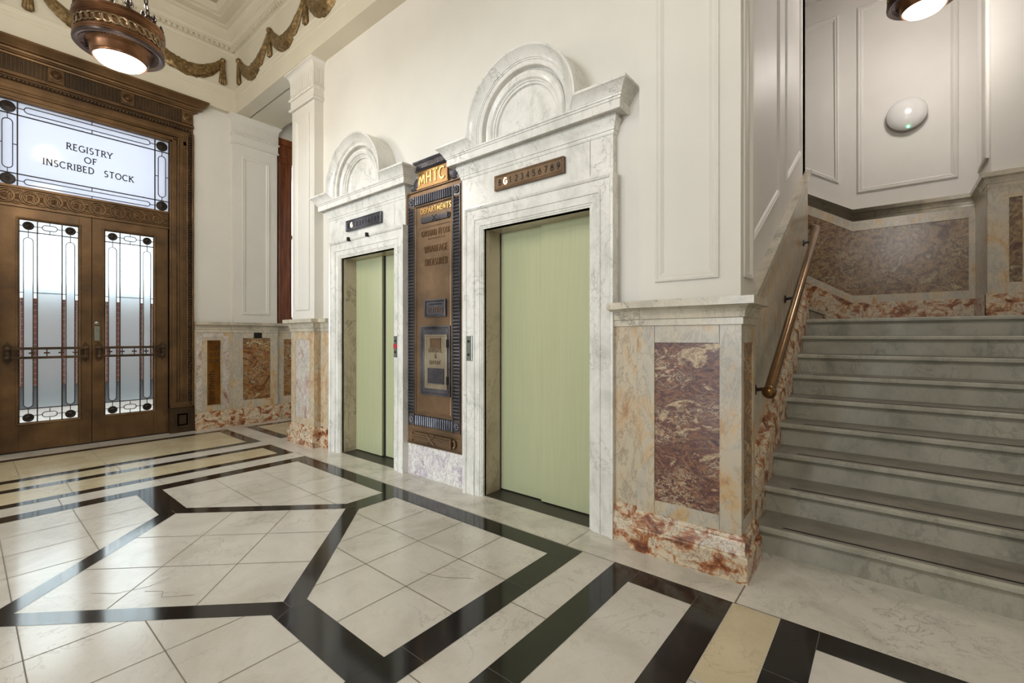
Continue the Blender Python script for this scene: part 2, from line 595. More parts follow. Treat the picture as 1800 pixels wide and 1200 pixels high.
GL = {
    'A': (0.72, [[(0, 0), (0.36, 1)], [(0.36, 1), (0.72, 0)], [(0.14, 0.36), (0.58, 0.36)]]),
    'B': (0.56, [[(0.08, 0), (0.08, 1)], [(0.08, 1)] + A_(0.3, 0.76, 0.2, 0.24, 90, -90) + [(0.08, 0.52)], [(0.08, 0.52)] + A_(0.3, 0.26, 0.25, 0.26, 90, -90) + [(0.08, 0)]]),
    'C': (0.72, [A_(0.4, 0.5, 0.38, 0.5, 45, 315, 16)]),
    'D': (0.72, [[(0.08, 0), (0.08, 1)], [(0.08, 1)] + A_(0.26, 0.5, 0.42, 0.5, 90, -90, 14) + [(0.08, 0)]]),
    'E': (0.52, [[(0.08, 0), (0.08, 1)], [(0.08, 1), (0.5, 1)], [(0.08, 0.52), (0.42, 0.52)], [(0.08, 0), (0.52, 0)]]),
    'F': (0.5, [[(0.08, 0), (0.08, 1)], [(0.08, 1), (0.5, 1)], [(0.08, 0.52), (0.4, 0.52)]]),
    'G': (0.76, [A_(0.4, 0.5, 0.38, 0.5, 45, 330, 16), [(0.5, 0.44), (0.74, 0.44), (0.74, 0.1)]]),
    'H': (0.7, [[(0.08, 0), (0.08, 1)], [(0.62, 0), (0.62, 1)], [(0.08, 0.5), (0.62, 0.5)]]),
    'I': (0.2, [[(0.1, 0), (0.1, 1)]]),
    'K': (0.64, [[(0.08, 0), (0.08, 1)], [(0.58, 1), (0.1, 0.45)], [(0.24, 0.6), (0.64, 0)]]),
    'L': (0.5, [[(0.08, 1), (0.08, 0)], [(0.08, 0), (0.5, 0)]]),
    'M': (0.84, [[(0.06, 0), (0.12, 1)], [(0.12, 1), (0.42, 0.1)], [(0.42, 0.1), (0.72, 1)], [(0.72, 1), (0.78, 0)]]),
    'N': (0.72, [[(0.08, 0), (0.08, 1)], [(0.08, 1), (0.64, 0)], [(0.64, 0), (0.64, 1)]]),
    'O': (0.8, [A_(0.4, 0.5, 0.38, 0.5, 0, 360, 20)]),
    'P': (0.54, [[(0.08, 0), (0.08, 1)], [(0.08, 1)] + A_(0.28, 0.74, 0.24, 0.26, 90, -90) + [(0.08, 0.48)]]),
    'R': (0.62, [[(0.08, 0), (0.08, 1)], [(0.08, 1)] + A_(0.28, 0.75, 0.23, 0.25, 90, -90) + [(0.08, 0.5)], [(0.3, 0.5), (0.62, 0)]]),
    'S': (0.5, [A_(0.26, 0.75, 0.2, 0.25, 40, 270, 10) + A_(0.24, 0.25, 0.23, 0.25, 90, -140, 10)]),
    'T': (0.64, [[(0.32, 0), (0.32, 1)], [(0, 1), (0.64, 1)]]),
    'U': (0.7, [[(0.08, 1), (0.08, 0.3)] + A_(0.35, 0.3, 0.27, 0.3, 180, 360, 10) + [(0.62, 1)]]),
    'W': (0.98, [[(0, 1), (0.25, 0)], [(0.25, 0), (0.49, 0.9)], [(0.49, 0.9), (0.73, 0)], [(0.73, 0), (0.98, 1)]]),
    'Y': (0.66, [[(0, 1), (0.33, 0.46)], [(0.66, 1), (0.33, 0.46)], [(0.33, 0.46), (0.33, 0)]]),
    '&': (0.7, [[(0.68, 0), (0.16, 0.72)] + A_(0.32, 0.82, 0.17, 0.18, 200, -20, 8) + [(0.1, 0.36)] + A_(0.3, 0.24, 0.24, 0.24, 150, 340, 8) + [(0.66, 0.4)]]),
    '1': (0.4, [[(0.04, 0.78), (0.22, 1), (0.22, 0)]]),
    '2': (0.56, [A_(0.27, 0.72, 0.23, 0.28, 160, -40, 9) + [(0.04, 0), (0.54, 0)]]),
    '3': (0.54, [A_(0.24, 0.76, 0.21, 0.24, 140, -80, 9), A_(0.24, 0.26, 0.26, 0.26, 85, -140, 9)]),
    '4': (0.58, [[(0.42, 0), (0.42, 1), (0.02, 0.3), (0.56, 0.3)]]),
    '5': (0.54, [[(0.48, 1), (0.12, 1), (0.08, 0.56)] + A_(0.25, 0.32, 0.26, 0.32, 120, -140, 10)]),
    '6': (0.54, [[(0.42, 1), (0.1, 0.5)] + A_(0.28, 0.3, 0.24, 0.3, 150, -210, 14)]),
    '7': (0.54, [[(0.02, 1), (0.52, 1), (0.2, 0)]]),
    '8': (0.54, [A_(0.27, 0.76, 0.2, 0.24, 0, 360, 14), A_(0.27, 0.27, 0.25, 0.27, 0, 360, 14)]),
    '9': (0.54, [[(0.14, 0), (0.46, 0.5)] + A_(0.27, 0.7, 0.23, 0.3, -30, 330, 14)]),
    '0': (0.58, [A_(0.29, 0.5, 0.25, 0.5, 0, 360, 16)]),
    '.': (0.2, [[(0.06, 0.02), (0.16, 0.02)]]),
    ' ': (0.4, []),
}


def text_width(s, h, gap, sx=1.0):
    return sum(GL[c][0] * h * sx + gap for c in s) - gap


def letters(mb, s, a0, b0, h, wd, mp, d0=0.0, d1=0.003, gap=None, sx=1.0, serif=0.0, centre=False, fit=None, mi=0):
    gap = 0.2 * h if gap is None else gap
    if fit:
        sx = 1.0
        gap = 0.2 * h
        k = fit / text_width(s, h, gap)
        sx *= k
        gap *= k
    if centre:
        a0 -= text_width(s, h, gap, sx) / 2
    for c in s:
        g, st = GL[c]
        for pl in st:
            pts = [(a0 + x * h * sx, b0 + y * h) for x, y in pl]
            closed = len(pts) > 3 and (Vector(pts[0]) - Vector(pts[-1])).length < 1e-6
            if closed:
                pts = pts[:-1]
            clean = [pts[0]]
            for p in pts[1:]:
                if (Vector(p) - Vector(clean[-1])).length > 1e-5:
                    clean.append(p)
            if len(clean) > 1:
                mb.ribbon(clean, wd, d0, d1, mp, closed, mi)
            if serif and not closed:
                for e in (clean[0], clean[-1]):
                    if abs(e[1] - b0) < 0.03 * h or abs(e[1] - b0 - h) < 0.03 * h:
                        dv = Vector(clean[1]) - Vector(clean[0])
                        if len(clean) == 2 and abs(dv.y) > abs(dv.x):
                            mb.ribbon([(e[0] - serif, e[1]), (e[0] + serif, e[1])], wd * 0.45, d0, d1, mp, False, mi)
        a0 += g * h * sx + gap


# picture-frame moulding on walls
PANEL_PROF = [(0.0, 0.0), (0.0, 0.012), (-0.012, 0.016), (-0.022, 0.010), (-0.034, 0.013), (-0.048, 0.004), (-0.052, 0.0)]

# ================================================================== the setting
WY = 2.77        # face of the lift wall
DX = -2.185      # second lift is this far along the wall

# ---- floor: pale slabs, black inlay bands, joints
fl = MB()
fl.box(-12.0, 3.6, -4.9, 7.7, -0.12, 0.0, 0)


def fq(x0, x1, y0, y1, z, mi):
    fl.face([(x0, y0, z), (x1, y0, z), (x1, y1, z), (x0, y1, z)], mi)


def fp(pts, z, mi):
    fl.face([(x, y, z) for x, y in pts], mi)


def fline(p, q, wd, z, mi):
    d = (Vector(q) - Vector(p)).normalized()
    n = Vector((-d.y, d.x)) * wd / 2
    P, Q = Vector(p), Vector(q)
    fp([P + n, P - n, Q - n, Q + n], z, mi)


def ring(x0, x1, y0, y1, wd, wd2=None):
    w2 = wd2 or wd
    fq(x0, x0 + w2, y0, y1, 0.0010, 1)
    fq(x1 - w2, x1, y0, y1, 0.0010, 1)
    fq(x0 + w2, x1 - w2, y1 - wd, y1, 0.0010, 1)
    fq(x0 + w2, x1 - w2, y0, y0 + wd, 0.0010, 1)


CX0, CY0 = -3.17, 1.01
ring(-4.92, -1.425, -0.38, 2.40, 0.153)
ring(-5.77, -5.155, -0.38, 2.39, 0.13, 0.113)
ring(-7.19, -6.02, -0.38, 2.39, 0.13, 0.115)
ring(-7.19, -6.02, 2.62, 4.6, 0.13, 0.115)
ring(-1.215, -0.585, -0.38, 2.41, 0.15)
ring(-0.38, 2.9, -0.38, 2.415, 0.15)
# diamond
ix, iy, ox, oy = 0.88, 0.85, 1.035, 0.99
V_in = [(CX0 - ix, CY0), (CX0, CY0 + iy), (CX0 + ix, CY0), (CX0, CY0 - iy)]
V_out = [(CX0 - ox, CY0), (CX0, CY0 + oy), (CX0 + ox, CY0), (CX0, CY0 - oy)]
for i in range(4):
    j = (i + 1) % 4
    fp([V_in[i], V_out[i], V_out[j], V_in[j]], 0.0010, 1)
lw = 0.085
fq(CX0 - lw, CX0 + lw, CY0 + oy - 0.10, 2.25, 0.0013, 1)
fq(CX0 - lw, CX0 + lw, -0.23, CY0 - oy + 0.10, 0.0013, 1)
fq(CX0 + ox - 0.10, -1.575, CY0 - lw, CY0 + lw, 0.0013, 1)
fq(-4.77, CX0 - ox + 0.10, CY0 - lw, CY0 + lw, 0.0013, 1)
# joints inside the diamond
for s in (-1, 1):
    k = s / 3.0
    for sgn in (-1, 1):
        # u = x/ix + sgn*y/iy = k ; v runs -1..1
        p = ((k - 1) / 2 * ix, sgn * (k + 1) / 2 * iy)
        q = ((k + 1) / 2 * ix, sgn * (k - 1) / 2 * iy)
        fline((CX0 + p[0], CY0 + p[1]), (CX0 + q[0], CY0 + q[1]), 0.005, 0.0006, 2)
# joints in the four corner fields
for sx in (-1, 1):
    for sy in (-1, 1):
        for gx in (0.49, 0.86, 1.23):
            y_in = max(lw, oy * (1 - gx / ox))
            fline((CX0 + sx * gx, CY0 + sy * y_in), (CX0 + sx * gx, CY0 + sy * 1.235), 0.005, 0.0006, 2)
        for gy in (0.47, 0.85):
            x_in = max(lw, ox * (1 - gy / oy))
            fline((CX0 + sx * x_in, CY0 + sy * gy), (CX0 + sx * 1.592, CY0 + sy * gy), 0.005, 0.0006, 2)
# slabs along the lifts and before the stair
fq(-5.16, -0.578, 2.401, 2.80, 0.0004, 3)
fq(-0.572, 2.4, 2.418, 3.10, 0.0004, 3)
fline((-0.575, 2.41), (-0.575, 2.66), 0.008, 0.0008, 2)
fline((-0.58, 2.412), (2.4, 2.412), 0.006, 0.0008, 2)
fline((-5.16, 2.405), (-0.58, 2.405), 0.005, 0.0008, 2)
for x in (-3.57, -1.55):
    fline((x, 2.40), (x, 2.76), 0.005, 0.0008, 2)
# honey coloured slabs
fq(-0.583, -0.382, 1.78, 2.405, 0.0004, 4)
fq(-7.07, -6.14, -0.25, 2.26, 0.0004, 4)
fq(-5.65, -5.27, -0.25, 2.26, 0.0004, 4)
fq(-7.07, -6.14, 2.75, 4.4, 0.0004, 4)
fq(-6.02, -5.77, -0.38, 1.2, 0.0003, 4)
for x0, x1, ys in ((-7.07, -6.14, (0.35, 0.95, 1.5, 2.0)), (-6.02, -5.77, (0.2, 1.0, 1.9)), (-5.65, -5.27, (0.6, 1.35, 1.98)), (-5.155, -4.92, (0.5, 1.15, 1.75)),
                   (-1.425, -1.215, (0.55, 1.1, 1.72)), (-0.583, -0.382, (1.76, 1.1)), (-1.06, -0.74, (1.32,)), (-0.23, 2.7, (1.6,))):
    for y in ys:
        fline((x0, y), (x1, y), 0.005, 0.0007, 2)
fline((-6.60, -0.25), (-6.60, 2.26), 0.005, 0.0007, 2)
for x0, x1, y in ((-1.578, -1.425, 2.245), (-1.578, -1.425, 1.86), (-1.215, -1.065, 1.32), (-0.735, -0.585, 2.27), (-0.38, -0.23, 2.0), (-0.38, -0.23, 1.7), (-1.578, -1.425, 1.18)):
    fline((x0, y), (x1, y), 0.003, 0.0016, 5)
for x, y0, y1 in ((-1.06, 2.26, 2.41), (-0.735, 2.26, 2.41), (-0.23, 2.26, 2.415)):
    fline((x, y0), (x, y1), 0.003, 0.0016, 5)
for p, q in ((V_in[2], (CX0 + 0.96, CY0 + 0.0)), ((CX0 + 0.96, CY0), (CX0 + ox - 0.03, CY0 + 0.085)), ((CX0 + 0.96, CY0), (CX0 + ox - 0.03, CY0 - 0.085)), (V_in[1], (CX0, CY0 + 0.93)), (V_in[0], (CX0 - 0.96, CY0))):
    fline(p, q, 0.003, 0.0018, 5)
# two old cracks
for pts in ([(-2.93, 0.60), (-2.86, 0.66), (-2.80, 0.64), (-2.70, 0.75)], [(-3.12, 0.42), (-3.02, 0.50), (-2.97, 0.63), (-2.99, 0.72)], [(-2.0, 1.62), (-1.86, 1.66), (-1.72, 1.76)]):
    for p, q in zip(pts[:-1], pts[1:]):
        fline(p, q, 0.003, 0.0007, 2)
struct(fl.build('floor', [M['floor_white'], M['floor_black'], M['joint'], M['floor_grey'], M['floor_yellow'], M['black_joint']]))

# ---- lift wall
b = MB()
for x0, x1 in ((-5.40, -4.755), (-3.717, -2.57), (-1.532, -0.62)):
    b.box(x0, x1, WY, 3.05, 0, 2.205)
b.box(-5.40, -0.62, WY, 3.05, 2.205, 5.83)
b.box(2.4, 3.6, WY, 3.05, 0, 5.83)
b.box(-0.62, 2.4, WY + 0.02, 3.05, 4.585, 5.83)
struct(b.build('wall_back', M['cream']))
b = MB()
b.box(-5.6, -0.9, 3.3, 3.4, 0, 5.0)
struct(b.build('wall_shaft', M['dark_gap']))

# ---- door wall, with openings for the entrance doors and the side window
b = MB()
XW = -7.50
b.box(XW - 0.28, XW, -4.7, 0.26, 0, 5.83)
b.box(XW - 0.28, XW, 0.26, 1.80, 3.96, 5.83)
b.box(XW - 0.28, XW, 1.80, 3.27, 0, 5.83)
b.box(XW - 0.28, XW, 3.27, 4.35, 0, 1.50)
b.box(XW - 0.28, XW, 3.27, 4.35, 4.42, 5.83)
b.box(XW - 0.28, XW, 4.35, 5.3, 0, 5.83)
struct(b.build('wall_left', M['cream']))
b = MB()
b.box(-7.8, -5.0, 5.0, 5.2, 0, 5.83)
struct(b.build('wall_corridor', M['cream']))
b = MB()
b.box(-5.45, -5.40, 3.0, 5.0, 0, 5.83)
struct(b.build('wall_corridor_side', M['cream']))

# ---- front wall behind the viewer, with the street entrance
b = MB()
b.box(-7.8, -5.3, -4.7, -4.5, 0, 3.6)
b.box(-5.3, -1.9, -4.7, -4.5, 3.45, 3.6)
b.box(-1.9, 0.0, -4.7, -4.5, 0, 3.6)
b.box(0.0, 2.6, -4.7, -4.5, 0, 3.6)
b.box(2.6, 3.6, -4.7, -4.5, 0, 3.6)
b.box(-7.8, 3.6, -4.7, -4.5, 3.6, 5.83)
struct(b.build('wall_front', M['cream']))
b = MB()
b.box(3.5, 3.7, -4.7, 3.05, 0, 5.83)
struct(b.build('wall_right', M['cream']))

# ---- ceiling and entablature
b = MB()
b.box(-7.8, 3.7, -4.7, 3.05, 5.83, 5.95)
b.box(-7.8, -5.0, 3.05, 5.2, 4.75, 4.85)
struct(b.build('ceiling', M['ceiling_field']))
ENT = [(-0.19, 4.585), (0, 4.585), (0, 4.80), (0.010, 4.81), (0.010, 4.845), (0.016, 4.85), (0.022, 4.875), (0.022, 4.895), (0.032, 4.905), (0.012, 4.912),
       (0.012, 5.385), (0.022, 5.39), (0.032, 5.415), (0.032, 5.43), (0.045, 5.432), (0.045, 5.475), (0.07, 5.48), (0.07, 5.495), (0.085, 5.50), (0.105, 5.545), (0.115, 5.55), (0.115, 5.585),
       (0.125, 5.59), (0.165, 5.66), (0.20, 5.67), (0.20, 5.70), (0.30, 5.705), (0.30, 5.735), (0.345, 5.745), (0.36, 5.79), (0.37, 5.83), (-0.19, 5.83)]
b = MB()
b.sweep([(-7.4, -4.5), (-7.4, 2.58), (3.5, 2.58)], ENT, MZ)
ent = struct(b.build('trim_1', M['cream_ceiling'], smooth=35), 'cream entablature with stepped mouldings running round under the ceiling', 'cornice')
b = MB()
for i in range(62):
    y = 2.50 - i * 0.062
    b.box(-7.362, -7.328, y - 0.02, y + 0.02, 5.436, 5.474)
for i in range(80):
    x = -7.30 + i * 0.062
    b.box(x - 0.02, x + 0.02, 2.508, 2.542, 5.436, 5.474)
b.build('dentil_course', M['cream_ceiling'], ent)
b = MB()
b.box(-7.55, -5.25, 2.76, 3.22, 4.585, 4.76)
b.sweep([(-7.5, 3.22), (-5.4, 3.22)], [(0, 4.62), (-0.03, 4.63), (-0.05, 4.68), (-0.09, 4.71), (-0.10, 4.76), (0, 4.76)], MZ)
struct(b.build('trim_2', M['cream_ceiling']), 'plain cream beam soffit over the side passage', 'beam')

# ---- stair hall walls
b = MB()
b.box(-0.86, -0.70, 2.95, 5.92, 0, 6.1)
b.box(-3.4, -0.70, 5.74, 5.92, 0, 6.1)
stair_left = struct(b.build('wall_stair_left', M['white_paint']))
b = MB()
b.box(-3.4, 2.6, 7.65, 7.85, 0, 6.1)
stair_back = struct(b.build('wall_stair_back', M['white_paint']))
b = MB()
b.box(0.83, 2.6, 6.82, 7.65, 1.478, 6.1)
stair_pier = struct(b.build('wall_stair_pier', M['white_paint']))
b = MB()
b.box(2.4, 2.6, 3.0, 6.9, 0, 6.1)
struct(b.build('wall_stair_right', M['white_paint']))
b = MB()
b.box(-3.6, -3.4, 5.7, 7.85, 0, 6.1)
struct(b.build('wall_stair_end', M['white_paint']))
b = MB()
b.box(-3.6, 2.6, 2.95, 7.85, 6.0, 6.12)
struct(b.build('ceiling_stair', M['white_paint']))


def zc(y):            # top of the sloping dado rail on the stair wall
    return 1.70 + 0.575 * (y - 3.43)


def zn(y):            # line of the step noses
    return 0.164 + 0.575 * (y - 3.06)


# sloping panel mouldings on the stair wall
b = MB()
for y0, y1 in ((3.0, 4.32), (4.68, 5.55)):
    b.sweep([(y0, zc(y0) + 0.27), (y1, zc(y1) + 0.27), (y1, 5.6), (y0, 5.6)], PANEL_PROF, FX(-0.70), closed=True)
b.build('panel_moulding', M['white_paint'], stair_left, smooth=30)
b = MB()
PB = [(o * 1.25, d * 1.7) for o, d in PANEL_PROF]
b.sweep(rect(-0.31, 0.655, 3.225, 5.7), PB, FY(7.65), closed=True)
b.sweep([(-1.5, 3.40 + 0.66 * 0.98), (-0.515, 3.40), (-0.515, 5.7), (-1.5, 5.7)], PB, FY(7.65), closed=True)
b.build('panel_moulding', M['white_paint'], stair_back, smooth=30)
b = MB()
b.sweep(rect(6.93, 7.52, 3.2, 5.7), PB, lambda a, c, d: (0.83 - d, a, c), closed=True)
b.build('panel_moulding', M['white_paint'], stair_pier, smooth=30)
# ---- marble lining of the stair hall
b = MB()
pts = [(2.97, zn(2.97) + 0.24), (5.92, zn(5.92) + 0.24), (5.92, zc(5.92) - 0.14), (2.97, zc(2.97) - 0.14)]
b.prism(pts, 0.0, 0.025, FX(-0.70))
d1 = struct(b.build('trim_3', M['frame_marble']), 'veined marble dado sloping up beside the stair', 'dado')
b = MB()
CAPS = [(0, -0.15), (0.03, -0.148), (0.03, -0.105), (0.036, -0.10), (0.036, -0.085), (0.045, -0.06), (0.062, -0.04), (0.065, 0), (0, 0)]
k = []
for y in (2.97, 5.92):
    k.append([(-0.70 + o, y, zc(y) + d) for o, d in CAPS])
n = len(CAPS)
b.add(k[0] + k[1], [(i, (i + 1) % n, n + (i + 1) % n, n + i) for i in range(n)] + [tuple(range(n)), tuple(range(2 * n - 1, n - 1, -1))])
b.build('dado_rail', M['cap_marble'], d1, smooth=30)
b = MB()
SK = [(0, -0.5), (0.08, -0.5), (0.08, 0.18), (0.072, 0.20), (0.055, 0.215), (0.05, 0.24), (0.035, 0.27), (0, 0.27)]
k = []
for y in (3.0, 5.5):
    k.append([(-0.70 + o, y, max(0.0, zn(y) + d)) for o, d in SK])
n = len(SK)
b.add(k[0] + k[1], [(i, (i + 1) % n, n + (i + 1) % n, n + i) for i in range(n)] + [tuple(range(n)), tuple(range(2 * n - 1, n - 1, -1))])
struct(b.build('baseboard_stair', M['base_red'], smooth=30), 'mottled red marble skirting sloping up along the steps', 'skirting')

ZL = 9 * 0.164
lining = MB()
lining.box(-0.36, 0.745, 7.632, 7.65, ZL + 0.38, 2.725)
XS = -0.36
sl = 0.62


def slope_poly(z0, z1, x1=-2.6):
    dz = sl * (XS - x1)
    return [(x1, z0 + dz), (XS, z0), (XS, z1), (x1, z1 + dz)]


lining.prism(slope_poly(ZL + 0.38, 2.725), 0.0, 0.018, FY(7.65))
dk = struct(lining.build('trim_4', M['stair_panel']), 'brown mottled marble dado on the wall above the landing', 'dado')
b = MB()
b.box(-0.36, 0.81, 7.625, 7.65, ZL + 0.28, ZL + 0.38)
b.box(-0.36, 0.81, 7.625, 7.65, 2.72, 2.852)
b.box(0.745, 0.83, 7.625, 7.65, ZL + 0.38, 2.72)
b.prism(slope_poly(ZL + 0.28, ZL + 0.38), 0.0, 0.025, FY(7.65))
b.prism(slope_poly(2.72, 2.852), 0.0, 0.025, FY(7.65))
b.box(0.80, 0.83, 6.82, 7.65, ZL + 0.28, 2.852)
b.box(0.80, 0.955, 6.79, 6.82, ZL + 0.27, 2.852)
b.box(1.047, 2.4, 6.79, 6.82, ZL + 0.27, 2.852)
b.box(0.955, 1.047, 6.79, 6.82, 2.72, 2.852)
b.box(0.955, 1.047, 6.79, 6.82, ZL + 0.27, 1.86)
b.build('border', M['frame_marble'], dk, bevel=0.002)
b = MB()
b.box(0.955, 1.047, 6.80, 6.82, 1.86, 2.72)
b.build('inset_panel', M['stair_panel'], dk)
CP = [(0, 2.845), (0.028, 2.85), (0.028, 2.885), (0.035, 2.89), (0.035, 2.91), (0.05, 2.94), (0.075, 2.955), (0.08, 3.0), (0, 3.0)]
b = MB()
kk = []
x1 = -2.6
for x, dz in ((x1, sl * (XS - x1)), (XS, 0.0)):
    kk.append([(x, 7.65 - o, d + dz) for o, d in CP])
n = len(CP)
b.add(kk[0] + kk[1], [(i, (i + 1) % n, n + (i + 1) % n, n + i) for i in range(n)] + [tuple(range(n))])
b.sweep([(XS, 7.65), (0.83, 7.65), (0.83, 6.82), (2.4, 6.82)], CP, MZ)
b.build('dado_rail', M['cap_marble'], dk, smooth=30)
b = MB()
b.box(-0.36, 0.80, 7.60, 7.65, ZL, ZL + 0.28)
b.box(0.785, 0.83, 6.77, 7.65, ZL, ZL + 0.275)
b.box(0.785, 2.4, 6.765, 6.82, ZL, ZL + 0.27)
b.prism([(-2.6, ZL + 1.05), (-0.62, ZL - 0.1), (-0.36, ZL), (-0.36, ZL + 0.28), (-2.6, ZL + 0.28 + sl * 2.24)], 0.0, 0.05, FY(7.65))
struct(b.build('baseboard_landing', M['base_red'], bevel=0.004), 'red and cream marble skirting round the stair landing', 'skirting')

# ---- dado of the door wall (short bay and passage)


def dado_x(y0, y1, xf, name):
    b = MB()
    b.box(XW - 0.02, xf, y0, y1, 0.23, 1.375)
    return b


BASE = [(0, 0), (0.036, 0), (0.036, 0.132), (0.031, 0.142), (0.022, 0.144), (0.0205, 0.150), (0.0205, 0.205), (0.017, 0.215), (0.009, 0.219), (0.006, 0.236), (0, 0.24)]
CAP = [(0, 1.368), (0.010, 1.37), (0.010, 1.406), (0.019, 1.410), (0.022, 1.440), (0.028, 1.460), (0.044, 1.473), (0.075, 1.475), (0.075, 1.517), (0, 1.517)]
PATHL = [(-7.465, 2.08), (-7.465, 2.555), (-7.43, 2.555), (-7.43, 3.19), (-7.465, 3.19), (-7.465, 5.0)]
b = MB()
b.box(-7.51, -7.465, 2.08, 2.555, 0.2, 1.376)
b.box(-7.51, -7.465, 3.19, 5.0, 0.2, 1.376)
dl = struct(b.build('trim_5', M['frame_marble'], bevel=0.002), 'grey and gold marble dado right of the entrance doors', 'dado')
b = MB()
b.sweep(PATHL, CAP, MZ)
b.build('dado_rail', M['cap_marble'], dl, smooth=30)
b = MB()
b.box(-7.52, -7.4645, 3.30, 4.3, 0.36, 1.27)
b.build('inset_panel', M['panel_brown'], dl)
b = MB()
for z0, z1, y0, y1, m in ((0.26, 1.32, 2.10, 2.17, 0),):
    b.box(-7.5, -7.463, y0, y1, z0, z1)
b.box(-7.5, -7.463, 2.44, 2.51, 0.26, 1.32)
b.box(-7.5, -7.463, 2.17, 2.44, 1.30, 1.36)
b.build('border', M['panel_white_red'], dl, bevel=0.002)
b = MB()
b.sweep(PATHL, BASE, MZ)
struct(b.build('baseboard_left', M['base_red'], smooth=30), 'mottled red marble skirting along the door wall', 'skirting')

# ---- dado strips beside the lifts
for nm, x0, x1, yf, lab in (('trim_6', -1.386, -1.17, 2.705, 'narrow gold and pink marble dado strip between lift and stair pillar'),
                            ('trim_7', -5.24, -4.975, 2.735, 'narrow gold marble dado strip beside the farther lift')):
    b = MB()
    b.box(x0, x1, yf, WY + 0.01, 0.22, 1.376)
    o = struct(b.build(nm, M['gold_marble']), lab, 'dado')
    b = MB()
    b.sweep([(x0, yf), (x1, yf)], CAP, MZ)
    b.build('dado_rail', M['cap_marble'], o, smooth=30)
    b = MB()
    b.sweep([(x0, yf), (x1, yf)], [(p * 0.6 + (0 if p == 0 else 0.004), z) for p, z in BASE], MZ)
    b.box(x0, x1, yf, WY, 0, 0.23)
    b.build('skirting', M['base_red'], o, smooth=20)
b = MB()
b.box(-3.572, -2.793, 2.735, WY, 0, 0.291)
struct(b.build('trim_8', M['plinth_marble'], bevel=0.002), 'white and lilac mottled marble slab under the bronze board', 'plinth')

# ---- window of the side passage
wn = thing('window_1', 'tall passage window in a red brown wooden frame', 'window', (-7.5, 3.8, 1.5), kind='structure')
b = MB()
b.box(-7.60, -7.47, 3.215, 3.43, 1.52, 4.42)
b.box(-7.60, -7.45, 3.215, 3.25, 1.52, 4.42)
b.box(-7.60, -7.455, 3.36, 3.42, 1.52, 4.1)
b.box(-7.60, -7.47, 4.25, 4.42, 1.52, 4.42)
b.box(-7.60, -7.46, 3.215, 4.42, 4.10, 4.42)
b.box(-7.60, -7.42, 3.20, 4.44, 4.36, 4.46)
b.box(-7.60, -7.44, 3.215, 4.42, 4.08, 4.12)
b.box(-7.60, -7.47, 3.43, 4.25, 1.52, 1.62)
b.box(-7.60, -7.50, 3.43, 4.25, 2.9, 2.96)
b.build('frame', M['wood'], wn, bevel=0.006)
b = MB()
b.lathe([(0.075, 0), (0.075, 0.012), (0.05, 0.02), (0.045, 0.010), (0.02, 0.012), (0.0, 0.022)], (-7.462, 3.31, 4.25), (1, 0, 0), 20)
b.build('rosette', M['wood'], wn, smooth=40)
b = MB()
b.box(-7.56, -7.55, 3.42, 4.26, 1.6, 4.1)
b.build('pane', M['frost'], wn)

# ---- street outside the entrance doors
b = MB()
b.box(-40, -7.79, -25, 25, -0.2, -0.1)
struct(b.build('ground', M['asphalt']))
b = MB()
b.box(-19.3, -19, -16, 16, -0.1, 2.3)
b.box(-19.35, -18.95, -16, 16, 2.3, 2.42)
struct(b.build('wall_street', M['brick']))

# ================================================================== entrance doors
XD = -7.54
door = thing('door_1', 'bronze double entrance doors with leaded glass under a lettered transom', 'door', (XD, 1.03, 0), kind='structure')
F = FX(XD)
YC = 1.03
FR = -7.46
b = MB()
for s in (1, -1):
    m = lambda y: YC + s * (y - YC)

    def bx(x0, x1, y0, y1, z0, z1):
        a, c = sorted((m(y0), m(y1)))
        b.box(x0, x1, a, c, z0, z1)
    bx(XW - 0.1, FR - 0.02, 1.80, 2.065, 0.0, 4.0)
    bx(XW - 0.1, FR - 0.004, 1.825, 1.875, 0.36, 3.98)
    bx(XW - 0.1, FR, 1.885, 1.90, 0.36, 4.02)
    bx(XW - 0.1, FR - 0.012, 1.915, 1.955, 0.42, 4.02)
    bx(XW - 0.1, FR + 0.012, 1.985, 2.005, 0.34, 4.08)
    bx(XW - 0.1, FR + 0.02, 2.045, 2.068, 0.34, 4.12)
    bx(XW - 0.1, FR + 0.02, 1.80, 2.072, 0.34, 0.36)
    bx(XW - 0.1, FR + 0.008, 1.81, 2.068, 0.36, 0.42)
b.box(XW - 0.1, FR - 0.02, -0.01, 2.07, 3.94, 4.56)
b.box(XW - 0.1, FR - 0.004, 0.22, 1.84, 3.965, 4.01)
b.box(XW - 0.1, FR, 0.16, 1.90, 4.02, 4.04)
b.box(XW - 0.1, FR - 0.008, 0.10, 1.96, 4.05, 4.10)
b.box(XW - 0.1, FR + 0.022, -0.01, 2.07, 4.20, 4.232)
b.build('frame', M['door_bronze'], door, bevel=0.004)
# rope bead
b = MB()
for i in range(60):
    y = YC - 0.985 + i * 0.0334
    b.ball((FR + 0.012, y, 4.155), 0.021, 8, 5)
for s in (1, -1):
    for i in range(110):
        b.ball((FR + 0.004, YC + s * 0.995, 0.38 + i * 0.0345), 0.016, 6, 4)
b.build('bead_moulding', M['door_bronze_dark'], door, smooth=60)
for s in (1, -1):
    b = MB()
    y0, y1 = sorted((YC + s * 0.765, YC + s * 1.045))
    b.box(XW - 0.1, FR + 0.03, y0, y1, 0.0, 0.335)
    b.sweep(rect(y0 + 0.06, y1 - 0.06, 0.075, 0.275), [(0, 0.0), (0, 0.012), (-0.015, 0.012), (-0.03, -0.012), (-0.04, -0.012), (-0.04, 0.0)], FX(FR + 0.03), closed=True)
    b.box(XW, FR + 0.036, y0 + 0.10, y1 - 0.10, 0.115, 0.235)
    b.build('plinth_block', M['door_bronze_dark'], door, bevel=0.004)
